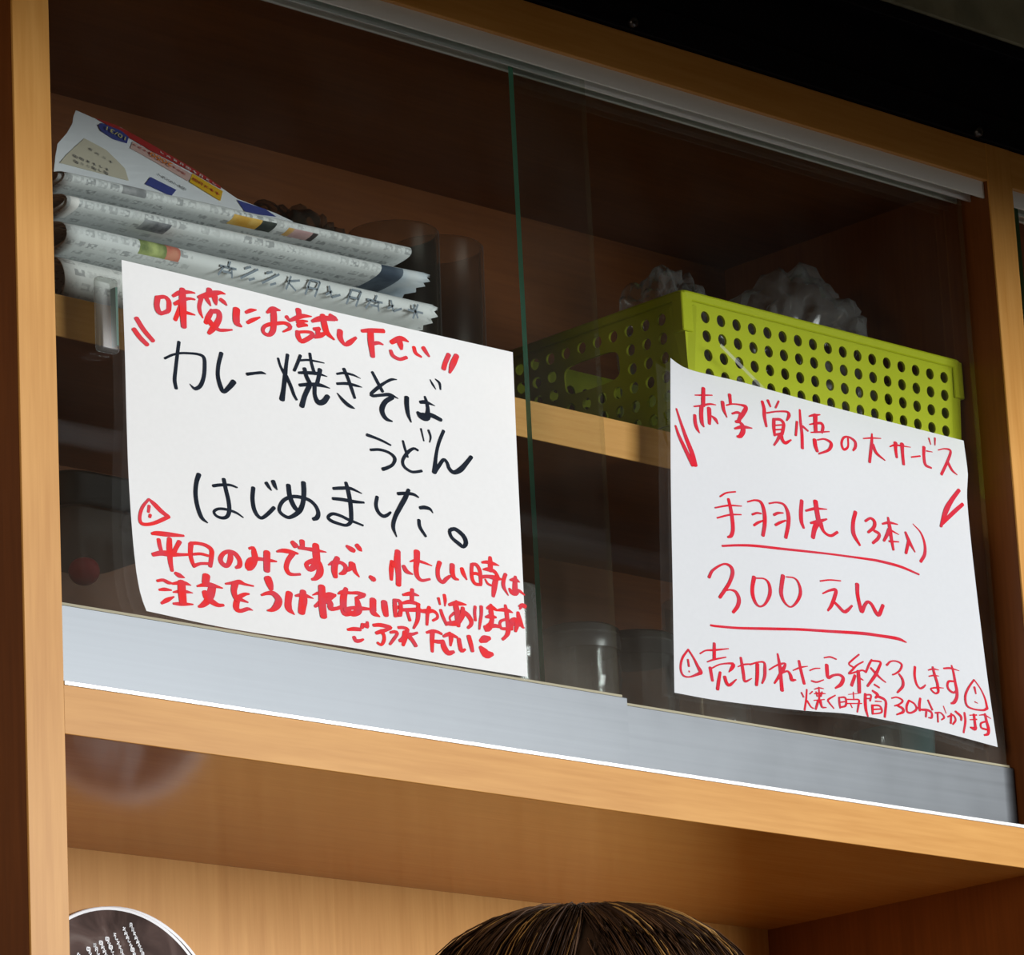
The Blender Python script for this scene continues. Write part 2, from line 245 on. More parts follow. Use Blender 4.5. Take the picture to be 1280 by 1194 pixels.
# ------------------------------------------------------------------ the handwriting: stroke points x,z,width on each sheet, in tenths of a millimetre
INK = {
 'L_head': '767,3008,35 828,2937,35 907,2873,32;743,2925,35 795,2875,35 855,2836,32;961,3195,38 951,3137,38 965,3095,38 991,3084,29;964,3196,29 1023,3210,29 1057,3188,35 1058,3144,35 1047,3113,32 991,3084,25;1098,3231,22 1150,3263,32 1198,3278,32 1253,3288,22 1296,3290,10;1112,3176,26 1163,3205,32 1211,3230,26 1259,3242,19 1294,3242,13;1186,3295,39 1184,3237,48 1185,3161,48 1186,3079,42 1188,3025,38;1162,3169,32 1137,3114,32 1111,3062,29;1200,3132,26 1247,3131,22 1290,3129,10;1429,3341,39 1427,3302,45;1331,3265,26 1387,3288,39 1451,3313,45 1524,3336,29 1572,3335,10;1350,3259,32 1332,3201,29 1338,3158,26 1361,3120,10;1394,3277,32 1417,3249,29 1436,3223,10;1475,3298,45 1481,3261,32 1488,3240,13;1530,3286,29 1561,3272,29 1584,3254,10;1446,3190,32 1413,3139,39 1387,3090,32;1450,3185,32 1502,3191,39 1512,3151,39 1482,3095,42 1441,3049,39 1412,3018,26;1419,3109,39 1450,3082,39 1504,3060,26 1560,3067,23 1625,3082,13;1673,3240,49 1667,3184,49 1673,3140,45 1712,3122,16;1757,3233,23 1806,3258,29 1855,3270,10;1770,3161,26 1820,3190,29 1885,3221,13;1956,3270,20 2011,3306,39 2076,3308,13;2015,3310,39 2017,3255,46 2014,3196,42 2003,3142,39 1969,3107,29 1925,3109,26 1910,3132,26 1927,3161,26 1973,3185,29 2039,3204,29 2113,3221,26 2157,3213,33 2165,3191,26 2102,3154,13;2136,3270,33 2163,3246,20;2250,3343,43 2256,3299,39;2163,3246,20 2222,3276,33 2289,3305,33 2372,3317,10;2237,3250,26 2287,3265,26 2333,3274,13;2240,3224,33 2286,3239,33 2327,3243,20;2234,3178,33 2240,3140,39 2271,3113,33 2330,3143,33 2377,3178,33 2366,3195,26 2308,3191,23 2233,3174,23;2379,3282,23 2438,3309,40 2505,3328,40 2589,3337,33;2481,3343,40 2494,3277,46 2516,3222,40 2581,3182,13;2552,3353,40 2602,3346,27;2392,3226,26 2443,3238,30;2425,3225,33 2432,3194,40;2398,3168,26 2448,3190,40 2491,3211,26;2556,3351,34 2614,3336,21;2640,3257,43 2639,3206,43 2680,3163,26 2724,3183,38 2791,3234,21;2854,3296,26 2937,3315,34 3063,3334,34;2937,3311,47 2937,3226,47 2948,3122,34;2964,3222,30 3009,3234,26 3052,3229,13;3136,3261,34 3210,3300,43 3254,3308,35 3303,3296,13;3210,3300,43 3224,3260,43 3233,3228,22;3127,3196,26 3147,3161,30 3212,3147,26 3279,3172,26;3356,3262,30 3371,3222,30 3425,3202,17;3451,3275,35 3477,3245,30 3504,3220,17;3703,3268,35 3665,3201,35 3645,3150,35;3782,3274,39 3737,3197,44 3705,3131,17',
 'L_menu': '1138,2905,24 1123,2825,24 1102,2706,24 1090,2623,26 1101,2565,24;1008,2764,17 1072,2799,17 1140,2824,17 1215,2838,17 1308,2847,19 1358,2833,24 1364,2772,26 1352,2689,26 1320,2622,27 1273,2591,24 1244,2603,14 1225,2618,4;1520,2892,28 1490,2801,26 1482,2718,27 1503,2647,31 1531,2614,27 1588,2662,34 1624,2702,38;1751,2780,24 1825,2800,21 1886,2814,21 1921,2811,8;2042,2946,19 2059,2896,19 2092,2847,25;2132,2989,25 2116,2912,25 2101,2826,31 2083,2729,31 2065,2649,39;2112,2828,28 2151,2763,25 2179,2701,22 2202,2670,17;2253,3005,22 2226,2947,22 2191,2883,20;2244,2967,17 2323,2984,17 2408,2988,14 2475,2988,8;2343,3035,22 2354,2970,22 2375,2907,25 2385,2892,25;2233,2874,20 2297,2885,25 2403,2898,25 2498,2892,6;2288,2914,28 2303,2861,28 2335,2811,31;2433,2931,34 2416,2870,28 2399,2817,31;2236,2783,25 2328,2804,28 2427,2816,28 2519,2809,7;2327,2793,34 2281,2713,33 2249,2631,36;2377,2796,28 2377,2730,28 2407,2685,39 2457,2699,39 2498,2745,34;2593,2928,17 2661,2946,20 2747,2947,17 2818,2933,5;2592,2855,20 2686,2872,23 2772,2872,20 2829,2869,6;2663,2977,25 2696,2918,25 2728,2845,25 2756,2777,20;2590,2785,6 2630,2750,22 2678,2719,28 2720,2704,23 2752,2697,5;2936,3000,23 2980,2937,26 3027,2872,26;3172,2986,7 3120,2977,20 3053,2941,20 2985,2893,26 2917,2836,23 2930,2822,23 3011,2841,23 3099,2859,26 3178,2844,6;3120,2843,34 3052,2798,34 3016,2741,37 3025,2697,34 3059,2669,28 3110,2661,11;3264,2867,34 3261,2810,34 3271,2739,26 3297,2686,9;3395,2853,26 3451,2862,29 3539,2850,5;3443,2903,17 3459,2861,26 3467,2811,29 3460,2764,40;3365,2771,23 3393,2753,51 3445,2750,63 3476,2778,34;3461,2776,34 3520,2769,34 3593,2752,29;3503,3042,9 3527,3009,17 3555,2979,7;3556,3056,9 3595,3032,20 3603,2985,12;2861,2519,25 2946,2509,20 3018,2496,18 3085,2479,13;2891,2413,21 2978,2428,21 3068,2420,20 3120,2387,25 3099,2338,21 3043,2304,25 3001,2287,28;3206,2530,18 3221,2480,20 3245,2417,18;3349,2483,18 3309,2490,20 3251,2453,25 3197,2385,23 3208,2338,23 3271,2312,21 3326,2318,21 3377,2333,21;3390,2652,14 3414,2564,9;3465,2653,16 3483,2607,14 3472,2563,7;3613,2672,25 3562,2577,25 3529,2480,25 3502,2342,36;3502,2342,32 3551,2399,28 3601,2453,25 3633,2436,25 3653,2394,29 3698,2372,32 3765,2404,39 3825,2460,32 3880,2518,29;1281,1978,32 1257,1917,29 1246,1834,28 1261,1744,28 1294,1674,26 1344,1644,9;1409,1917,23 1472,1933,23 1560,1946,18 1622,1938,12;1503,1978,29 1518,1911,29 1540,1827,29 1543,1758,29 1521,1714,26 1477,1698,23 1426,1705,20 1405,1731,20 1443,1757,20 1516,1765,20 1603,1755,18 1668,1730,9;1769,1958,29 1759,1878,29 1771,1804,29 1802,1762,26 1839,1752,24 1892,1787,26 1954,1843,27;1891,2012,27 1916,1984,21 1937,1965,6;1955,2034,30 1969,2004,27 1990,1978,6;2094,2026,35 2104,1948,35 2138,1883,35 2177,1851,29;2236,2067,35 2237,2000,35 2225,1922,32 2193,1860,35 2134,1813,29 2077,1792,25 2014,1814,25 2003,1850,25 2042,1907,26 2117,1947,26 2206,1957,26 2287,1947,26 2342,1914,26 2365,1867,29 2350,1830,32 2317,1815,26;2518,2069,23 2597,2084,26 2681,2094,23 2784,2074,8;2510,1994,23 2593,2000,26 2709,2002,25 2801,2009,16;2637,2129,26 2655,2071,32 2671,1990,32 2675,1907,32 2668,1848,29 2625,1816,23 2559,1816,23 2485,1827,26 2454,1848,24 2496,1880,24 2570,1878,23 2652,1859,23 2717,1849,19 2783,1838,16;2931,2070,26 2917,2007,27 2938,1958,27 2983,1936,27 3026,1952,23 3056,1976,16;3137,2126,26 3209,2139,26 3286,2144,23 3335,2129,12;3241,2170,26 3208,2109,33 3152,2029,33 3097,1943,29 3076,1869,26 3105,1802,7;3345,2052,26 3392,2062,30 3443,2057,23 3469,2033,8;3328,1958,26 3336,1907,26 3388,1847,20;3629,1928,26 3686,1943,30 3762,1905,33 3785,1856,33 3756,1822,26 3714,1839,30 3647,1875,25 3628,1918,25 3651,1941,25',
 'L_note': '831,1734,16 773,1667,21 748,1595,21 763,1553,24 828,1557,24 907,1587,26 1001,1636,27;831,1734,16 879,1704,32 943,1661,32 1001,1636,24;832,1687,21 824,1643,19;840,1625,21 835,1608,19;852,1495,21 891,1503,32 990,1510,34 1128,1520,16;906,1461,29 914,1420,29 926,1385,26;1002,1480,34 999,1417,40 1001,1364,37 1005,1312,32 1017,1259,24;1090,1472,32 1059,1425,29 1038,1390,32;856,1349,29 926,1369,37 1011,1376,42 1077,1380,26 1170,1394,19;1189,1470,37 1183,1401,32 1195,1350,29 1213,1315,24;1190,1476,27 1253,1485,24 1326,1480,27 1372,1454,32 1369,1401,32 1357,1338,27;1210,1402,21 1277,1414,21 1343,1410,19;1213,1321,27 1274,1345,21 1354,1356,21;1533,1470,25 1541,1427,39 1520,1375,34 1489,1361,34 1456,1380,34 1451,1409,34 1480,1447,29 1530,1467,29 1585,1457,34 1621,1418,34 1619,1379,34 1587,1360,20;1715,1515,20 1750,1525,25 1757,1492,40 1762,1453,44 1738,1401,44 1702,1371,39 1688,1394,30 1721,1433,39 1784,1451,30 1846,1455,25 1903,1456,25 1959,1457,12;1874,1509,47 1871,1454,47 1868,1380,44;1969,1530,15 2020,1544,30 2083,1546,32 2159,1542,15;2114,1538,37 2067,1482,35 2046,1425,35 2069,1388,32 2113,1385,22 2171,1395,20;2112,1617,33 2139,1596,44;2203,1638,38 2205,1603,33;2173,1588,27 2243,1589,25 2312,1591,30 2424,1591,8;2328,1626,49 2329,1567,55 2329,1507,52 2292,1458,44 2256,1443,33 2233,1472,33 2266,1498,33 2329,1507,52 2359,1468,52 2353,1424,49 2316,1386,33 2281,1373,19;2441,1501,11 2498,1525,38 2555,1534,27 2596,1518,33 2602,1491,33 2579,1463,33 2543,1450,16;2528,1562,38 2504,1516,44 2495,1465,44 2503,1423,33;2661,1543,39 2652,1509,33 2623,1489,27;2675,1540,33 2687,1492,33 2727,1454,11;2621,1663,22 2659,1647,39 2687,1640,33;2718,1683,33 2745,1659,33 2762,1646,8;2834,1469,28 2862,1456,39 2869,1452,33;3049,1611,33 3038,1549,36 3034,1477,25;3108,1694,42 3099,1613,50 3106,1531,42 3102,1448,39;3058,1590,39 3101,1585,33;3160,1593,28 3187,1559,33 3244,1545,11;3294,1718,48 3290,1656,45 3279,1594,39 3287,1539,36 3329,1512,25 3410,1532,17;3224,1636,11 3279,1652,22 3359,1647,20 3435,1635,8;3514,1671,34 3492,1613,31 3496,1552,31 3535,1527,28 3573,1557,28 3608,1581,22;3639,1670,37 3636,1610,37 3656,1574,28 3692,1568,14;3731,1655,31 3744,1620,34 3774,1580,14;3834,1702,28 3827,1654,28 3830,1594,28 3859,1560,26 3915,1561,24;3843,1705,24 3880,1704,28 3909,1670,28 3915,1620,28 3915,1568,24;3832,1631,24 3870,1639,24 3913,1633,24;4020,1780,28 4020,1737,38 4016,1681,38;3938,1731,19 3989,1740,28 4051,1737,28 4107,1731,7;3947,1680,14 3998,1687,33 4054,1681,28 4083,1657,24 4101,1631,19;3931,1622,28 3994,1633,28 4069,1632,38 4126,1630,14;4076,1642,38 4057,1593,43 4045,1544,40 4032,1491,26;3961,1607,14 3984,1578,19 4015,1570,19;4169,1674,28 4147,1628,28 4144,1576,28 4187,1517,7;4214,1638,14 4265,1645,38 4309,1634,7;4267,1669,24 4260,1621,38 4257,1573,43;4200,1570,19 4221,1549,38 4258,1545,43 4292,1568,29 4329,1555,19 4350,1543,12;1046,1246,23 1081,1234,34 1124,1225,9;887,1170,20 937,1182,23 980,1171,26 1008,1170,17;899,1109,17 949,1119,26 1006,1121,11;917,1018,20 968,1048,31 1026,1078,11;1018,1168,17 1079,1182,29 1129,1186,29 1179,1179,7;1097,1188,51 1099,1125,54 1106,1047,49;1020,1109,11 1084,1123,29 1142,1128,23 1192,1127,7;1020,1029,17 1095,1037,29 1192,1047,11;1319,1264,52 1310,1217,49;1237,1181,14 1295,1198,29 1353,1206,35 1461,1198,9;1370,1197,52 1350,1137,57 1319,1087,46 1275,1052,34 1242,1037,17;1300,1147,40 1320,1110,46 1377,1083,40 1419,1072,29 1463,1078,20;1491,1233,14 1557,1248,26 1616,1262,35 1660,1254,20 1740,1251,12;1576,1248,46 1562,1194,40 1575,1150,35 1596,1136,40;1697,1189,14 1657,1181,26 1604,1151,35 1581,1111,43 1579,1070,43 1615,1058,29 1682,1081,26 1725,1077,7;1618,1139,29 1684,1128,12;1873,1323,54 1889,1287,51 1901,1252,32;1813,1197,16 1865,1217,27 1920,1222,38 1966,1186,48 1950,1141,48 1908,1106,32 1863,1094,13;2065,1242,51 2052,1181,49 2056,1133,49 2106,1097,8;2123,1234,16 2182,1247,32 2230,1246,27 2286,1237,7;2194,1273,43 2194,1216,57 2181,1161,54 2173,1122,49;2370,1332,49 2370,1262,52 2370,1186,52 2377,1120,49;2280,1260,8 2329,1281,24;2300,1182,22 2340,1209,33 2384,1253,33 2434,1287,33 2497,1290,16;2497,1285,11 2425,1248,44 2445,1218,44 2443,1185,33 2499,1193,27 2542,1209,27;2524,1304,14 2567,1320,33 2638,1325,22 2709,1334,27 2772,1329,27;2597,1349,33 2572,1291,49 2566,1231,49 2573,1172,46 2630,1180,44;2693,1297,27 2705,1255,44 2709,1206,49 2665,1179,44 2616,1178,38;2758,1322,33 2707,1299,27;2581,1195,33 2646,1217,27 2717,1224,33 2817,1232,19;2849,1302,50 2846,1247,49 2851,1209,47 2907,1189,11;2956,1300,47 2960,1251,50 2969,1208,39;3058,1330,30 3058,1270,33 3058,1212,25;3065,1331,22 3108,1326,28 3116,1277,28 3102,1226,33;3062,1273,28 3106,1287,25;3062,1215,22 3110,1227,22;3233,1431,28 3226,1358,31;3144,1380,19 3221,1399,33 3293,1395,11;3137,1319,22 3210,1337,33 3296,1329,22;3119,1267,25 3206,1278,30 3279,1288,33 3337,1282,25;3285,1328,28 3282,1272,33 3271,1210,28 3231,1147,17;3176,1258,22 3198,1200,22;3297,1282,23 3364,1289,37 3426,1299,28 3464,1282,23 3465,1254,21 3421,1228,19;3391,1322,28 3373,1279,28 3361,1190,21;3503,1317,23 3521,1271,26 3555,1215,23;3487,1402,21 3499,1358,14;3544,1433,26 3550,1395,26 3545,1352,12;3589,1367,23 3657,1388,37 3707,1390,28 3756,1390,12;3662,1405,19 3656,1363,42 3665,1318,42 3668,1272,42 3671,1221,28;3723,1362,28 3720,1316,37 3693,1275,37 3654,1242,42 3605,1231,37 3561,1225,28;3634,1313,23 3589,1275,16 3593,1248,16;3710,1337,37 3764,1317,37 3798,1280,35 3796,1247,28 3764,1219,21;3846,1388,23 3839,1341,23 3842,1285,21;3908,1397,26 3905,1340,23 3891,1283,21 3878,1225,14;3964,1391,21 4004,1405,38 4059,1391,21;4005,1424,21 4002,1373,38 4010,1323,34 3996,1280,38 3971,1251,51 3947,1227,34 3938,1251,30;3948,1324,17 3999,1335,38 4050,1335,17;3995,1263,34 4040,1271,30 4085,1270,25;4065,1390,17 4128,1402,30 4179,1401,30 4221,1393,9;4150,1439,21 4158,1394,34 4163,1344,34 4171,1286,38 4162,1234,34 4137,1202,25 4107,1179,23;4146,1333,21 4099,1314,21 4086,1287,21 4101,1260,23 4146,1262,25;4196,1323,25 4237,1345,34 4264,1332,38 4256,1297,34 4242,1257,21;4275,1401,26 4283,1360,38 4313,1300,26 4333,1294,9;4208,1341,21 4199,1290,34 4203,1265,25;4223,1310,34 4292,1314,34;4292,1450,17 4325,1462,34 4350,1457,34;4294,1429,13 4306,1443,21;2599,1054,20 2654,1066,30 2716,1071,28;2733,1086,25 2747,1108,35;2788,1133,20 2789,1096,20 2767,1110,35;2655,1006,30 2669,983,30 2709,988,25 2742,1003,15;2845,1118,25 2905,1128,30 2970,1127,30 3009,1122,25 2969,1102,25 2915,1082,30 2869,1064,25;2915,1085,35 2940,1058,25 2938,1018,25 2910,984,20 2878,995,20;3007,1087,20 3047,1097,25 3073,1090,20 3038,1046,23 2996,1000,18;3082,1132,23 3129,1138,25 3171,1128,28 3139,1094,30;3146,1105,40 3137,1059,40 3121,1009,23;3090,1037,25 3124,1052,40 3159,1086,40 3219,1102,23 3263,1118,18;3178,1084,35 3216,1054,30 3244,1020,28;3354,1131,20 3412,1149,28 3459,1150,25 3501,1140,20;3411,1141,36 3404,1080,33 3401,999,23;3421,1077,25 3474,1079,31 3515,1089,25;3521,1125,20 3579,1148,31 3652,1135,20;3580,1158,26 3591,1124,36 3582,1065,18;3508,1088,31 3519,1044,46 3557,1008,41 3612,1023,23;3669,1124,31 3676,1079,33 3690,1041,31 3725,1055,18;3769,1157,33 3786,1103,33 3799,1052,26;3883,1136,31 3925,1157,57 3974,1171,31;3880,1090,31 3906,1068,57 3939,1047,67 3994,1054,31',
 'R_head': '6274,3329,16 6314,3225,23 6366,3104,33 6419,2996,39 6447,2903,39;6253,3189,16 6286,3111,26 6349,3011,33 6420,2899,33;6596,3550,30 6588,3480,33 6581,3407,33;6493,3477,10 6589,3493,15 6690,3510,10;6475,3382,13 6563,3404,17 6656,3432,17 6725,3437,8;6478,3311,26 6478,3252,30 6496,3203,26 6520,3175,7;6562,3397,33 6552,3330,33 6555,3265,30 6575,3233,10;6644,3394,37 6643,3332,36 6637,3269,27;6670,3337,13 6709,3317,30 6734,3285,13;6892,3548,30 6897,3473,23;6805,3474,30 6813,3413,27 6845,3356,8;6845,3454,13 6915,3476,13 7008,3485,17 7071,3476,34 7039,3424,37 6998,3378,33;6908,3396,17 6965,3415,23 7000,3405,27 6977,3348,33 6944,3336,23;6990,3340,20 7020,3316,33 7020,3270,40 6984,3224,33 6951,3216,20;6929,3278,17 7019,3306,30 7125,3313,10;7266,3555,28 7282,3496,31 7280,3434,31 7295,3356,22;7333,3576,25 7359,3530,16;7461,3591,16 7420,3531,16;7314,3470,14 7426,3500,14 7550,3519,18 7574,3495,28 7543,3446,13;7389,3430,31 7382,3364,31 7385,3296,22;7393,3431,22 7464,3439,25 7501,3414,28 7491,3363,28 7474,3323,28;7406,3383,14 7477,3398,14;7402,3346,14 7474,3360,14;7390,3303,19 7461,3321,25;7441,3299,28 7411,3257,22 7372,3214,16;7460,3309,38 7474,3274,31 7507,3254,28 7576,3290,13;7662,3454,22 7638,3338,19;7704,3560,19 7703,3460,25 7710,3362,28 7703,3243,28;7726,3427,22 7785,3399,16;7810,3525,11 7870,3544,22 7943,3560,11;7888,3547,38 7881,3477,35 7879,3408,32;7808,3456,11 7881,3477,19 7953,3489,25 7968,3460,29 7950,3414,25;7819,3392,11 7928,3413,16 8041,3435,10;7858,3336,35 7862,3287,35 7880,3246,28;7894,3342,13 7976,3362,16 8046,3348,25 8052,3318,29 8012,3274,22 7900,3228,16;8262,3420,18 8254,3343,18 8200,3312,23 8179,3358,23 8210,3412,20 8275,3427,18 8343,3402,27 8345,3358,27 8315,3322,18;8450,3444,11 8549,3464,14 8667,3480,9;8561,3501,14 8551,3427,26 8529,3343,27 8507,3255,25;8562,3411,27 8600,3346,26 8699,3300,9;8771,3427,11 8845,3452,18 9030,3464,7;8844,3470,37 8841,3411,29 8847,3349,23;8926,3474,37 8924,3398,29 8927,3303,26;9034,3381,14 9142,3407,14;9198,3491,32 9189,3413,28 9201,3342,28 9272,3326,17;9228,3464,14 9301,3467,7;9270,3580,14 9288,3530,9;9348,3593,17 9342,3533,9;9377,3496,11 9460,3520,13 9533,3513,23 9489,3424,26 9394,3291,26;9487,3410,26 9534,3349,23 9594,3318,9',
 'R_menu': '6707,2691,14 6780,2731,14 6886,2757,13;6644,2591,13 6801,2633,16 6946,2650,9;6657,2511,14 6804,2558,16 6934,2579,11;6800,2684,25 6818,2609,30 6829,2526,32 6828,2441,32 6803,2389,29 6767,2373,18;7020,2696,14 7107,2722,16 7176,2713,25 7204,2639,32 7201,2546,32 7171,2446,29;7066,2600,18 7118,2620,18 7168,2623,14;7073,2513,20 7120,2541,22 7183,2568,14;7267,2720,14 7360,2742,16 7441,2735,22 7480,2673,33 7477,2587,33 7435,2467,29;7315,2634,22 7362,2656,22 7424,2666,11;7327,2554,22 7386,2584,22 7448,2608,14;7652,2800,33 7633,2700,36 7632,2626,33 7653,2579,23;7694,2725,19 7803,2758,24 7944,2775,9;7816,2820,42 7825,2738,42 7839,2657,42;7744,2632,19 7832,2656,33 7935,2692,14;7818,2645,52 7779,2584,42 7755,2515,37;7852,2650,47 7891,2582,26 7968,2560,24 8052,2601,24;8288,2803,33 8251,2709,33 8248,2615,36 8313,2532,19;8403,2746,21 8468,2779,21 8513,2757,29 8501,2709,29 8428,2656,21;8498,2680,24 8557,2661,29 8539,2621,29 8473,2573,24;8608,2753,17 8692,2775,24 8795,2776,10;8683,2816,19 8695,2737,33 8705,2645,29 8720,2553,21;8686,2717,33 8653,2665,29 8613,2613,21;8712,2712,19 8799,2691,8;8675,2617,19 8793,2629,11;8885,2723,21 8925,2649,31 8986,2572,10;8919,2657,29 8873,2547,24;8985,2808,8 9075,2746,17 9113,2657,24 9103,2570,29 9047,2501,27;6696,2292,18 6881,2324,20 7081,2348,22 7385,2368,21 7712,2391,19 7977,2408,17 8383,2428,20 8543,2432,23 8790,2422,23 9013,2388,16;6509,1635,17 6583,1637,19 6826,1655,20 7178,1695,23 7526,1735,22 7836,1762,23 8250,1798,27 8456,1807,25 8688,1811,27 8792,1794,11;6524,2018,25 6573,2081,20 6696,2147,16 6774,2140,25 6794,2091,30 6752,2008,27 6698,1945,27 6632,1873,25;6697,1937,16 6757,1949,14 6815,1940,28 6845,1888,34 6825,1829,32 6770,1773,25;7036,2089,36 7009,2008,32 7007,1938,32 7037,1879,25 7085,1861,16 7147,1894,20 7205,1979,30 7203,2056,25 7156,2092,14 7066,2086,13;7372,2147,36 7349,2069,34 7337,1997,32 7371,1931,20 7439,1905,14 7515,1958,22 7563,2035,27 7550,2111,20 7503,2147,13 7412,2145,11;7809,2166,14 7919,2190,13 8049,2201,11;7824,2066,13 7910,2103,20 7983,2116,29 7961,2053,33 7918,1982,30 7872,1934,18;7962,2010,22 8001,1986,28 8059,1951,28 8102,1964,28 8164,2012,18;8246,2199,37 8242,2112,33 8263,2015,33 8280,1981,33 8318,2036,28 8358,2070,26 8403,2055,28 8449,1996,33 8485,1983,33 8541,2066,29;9604,3188,31 9501,3088,37 9419,2988,45 9338,2840,24;9635,3072,31 9526,2996,35 9359,2871,32',
 'R_note': '6240,1410,15 6170,1334,18 6143,1254,18 6166,1199,17 6240,1196,13 6359,1240,27;6240,1410,15 6294,1350,17 6331,1295,24 6364,1247,33 6342,1232,21;6231,1330,15 6237,1278,15;6234,1240,13 6235,1234,13;6368,1394,12 6433,1426,13 6534,1443,18 6691,1474,9;6535,1495,24 6529,1432,27 6524,1373,27;6446,1339,11 6519,1366,15 6655,1402,11;6471,1295,30 6479,1243,27 6487,1197,24;6488,1294,12 6583,1336,12 6702,1359,18 6735,1352,30 6711,1319,27 6679,1288,9;6581,1274,21 6559,1206,27 6540,1136,27;6629,1244,27 6645,1199,27 6678,1185,24 6758,1239,9;6784,1343,9 6854,1369,15 6939,1383,13;6823,1419,21 6835,1346,27 6842,1288,27 6854,1236,21 6933,1268,7;6926,1378,15 7018,1408,13 7086,1413,18 7090,1360,27 7080,1299,24 7049,1245,15;7008,1392,30 6999,1301,29 6983,1222,24;7247,1502,18 7263,1406,30 7267,1316,30 7270,1215,33;7140,1363,13 7207,1399,13 7269,1424,18 7330,1435,15 7300,1386,30 7242,1319,24 7190,1262,15;7280,1354,15 7350,1377,17 7382,1348,27 7392,1314,30 7439,1319,11;7416,1392,9 7502,1426,15 7586,1446,7;7489,1476,24 7504,1405,27 7532,1301,27;7609,1415,11 7668,1438,12 7730,1448,9;7622,1333,15 7683,1331,15 7764,1359,9;7791,1541,11 7863,1556,14 7932,1546,11;7812,1483,34 7811,1431,34 7819,1384,28 7883,1410,21 7955,1422,22 7996,1400,31 7964,1347,31 7895,1308,15;8206,1619,14 8125,1566,15 8077,1526,15 8128,1505,15;8250,1566,12 8175,1529,14 8117,1485,17 8069,1446,14 8160,1472,15 8233,1494,14 8277,1484,17;8183,1481,28 8184,1402,31 8178,1310,31;8139,1439,28 8090,1354,28;8191,1427,19 8234,1414,9;8355,1595,16 8320,1553,19 8277,1487,17;8355,1588,16 8458,1589,17 8434,1537,22 8382,1469,26 8283,1372,19;8335,1525,19 8393,1486,25 8448,1453,17 8503,1429,12;8365,1394,17 8422,1376,15;8533,1574,19 8586,1611,14 8660,1620,14 8716,1600,18 8688,1550,17 8630,1515,14 8597,1503,14;8675,1518,16 8712,1479,22 8710,1423,24 8640,1363,16;8875,1601,24 8863,1528,24 8878,1462,22 8916,1430,18 8958,1444,18 8988,1466,13;9038,1595,11 9100,1612,16 9169,1612,6;9042,1545,11 9103,1559,14 9163,1561,6;9097,1627,19 9113,1567,24 9138,1502,24 9142,1459,25 9143,1428,19 9104,1411,16 9053,1442,13 9128,1461,14 9212,1468,6;9231,1633,16 9316,1645,18 9422,1637,6;9333,1669,16 9350,1615,22 9363,1529,25 9374,1469,28 9368,1412,28 9330,1364,28 9291,1350,16;9341,1539,16 9284,1532,19 9262,1499,20 9276,1463,20 9330,1444,19 9369,1462,19;9603,1584,14 9523,1505,18 9477,1431,20 9487,1357,18 9568,1336,14 9691,1341,18 9741,1362,24;9603,1584,13 9675,1517,14 9722,1441,18 9741,1362,24;9600,1521,22 9612,1469,13;9590,1399,10 9627,1391,6;7495,1224,13 7517,1191,12;7558,1256,15 7541,1170,17 7516,1089,17;7554,1165,17 7593,1122,13 7622,1113,12;7623,1248,11 7590,1224,9;7651,1270,9 7705,1287,11 7757,1287,7;7701,1291,12 7699,1231,17;7643,1233,9 7700,1243,18 7775,1249,7;7666,1251,11 7676,1216,12;7737,1259,11 7720,1221,12;7699,1231,18 7695,1188,18;7633,1178,9 7757,1200,9;7685,1184,21 7648,1110,17;7707,1186,23 7724,1137,17 7772,1137,9;7889,1250,11 7801,1204,17 7807,1183,17 7860,1141,12;7931,1237,17 7931,1192,20 7936,1153,15;7936,1238,13 8006,1243,17 8005,1182,17 7945,1160,15;7940,1199,13 8003,1213,12;8105,1300,12 8104,1249,12;8045,1275,7 8171,1299,7;8023,1233,11 8094,1240,11 8166,1245,14 8156,1200,17 8137,1144,13;8019,1199,11 8198,1220,9;8063,1195,12 8078,1173,11;8247,1302,25 8240,1235,28 8242,1174,25 8259,1124,15;8251,1297,15 8314,1301,15 8300,1254,15;8257,1267,12 8302,1272,12;8336,1340,19 8395,1314,28 8366,1286,19;8394,1302,25 8464,1289,22 8489,1264,22 8477,1202,22 8462,1142,19;8363,1258,12 8435,1264,9;8323,1220,22 8320,1150,18;8323,1220,15 8404,1226,17 8432,1196,19 8416,1170,15 8315,1149,12;8328,1187,14 8419,1201,14;8564,1307,13 8628,1322,13 8695,1303,16 8654,1269,14 8594,1248,13;8621,1255,16 8688,1237,22 8690,1209,22 8613,1179,13;8770,1312,18 8738,1265,22 8738,1218,20 8785,1213,17 8853,1250,20 8836,1291,18 8775,1312,16;8912,1346,20 8895,1291,25 8895,1244,20;8865,1265,18 8897,1262,18;9007,1343,15 9052,1269,16;8917,1254,20 8992,1259,22 9038,1243,20 9034,1203,20 8996,1198,11;8976,1253,20 8964,1202,18;9087,1248,16 9152,1256,13 9192,1224,16 9157,1199,11;9114,1248,15 9111,1175,13;9191,1315,11 9217,1260,9;9236,1233,15 9303,1255,16 9331,1219,18 9294,1178,16;9283,1264,18 9268,1183,18;9339,1289,18 9401,1256,21 9402,1223,15;9448,1290,21 9450,1218,22 9418,1124,18;9512,1278,9 9600,1290,13;9513,1241,9 9596,1253,13;9568,1290,22 9571,1225,22 9570,1170,26 9521,1176,18;9505,1177,11 9588,1183,13;9633,1292,9 9700,1302,13 9775,1281,7;9707,1310,22 9721,1249,24 9737,1193,28 9726,1148,24 9680,1132,16;9705,1248,16 9648,1226,16 9649,1190,16 9708,1182,18',
}
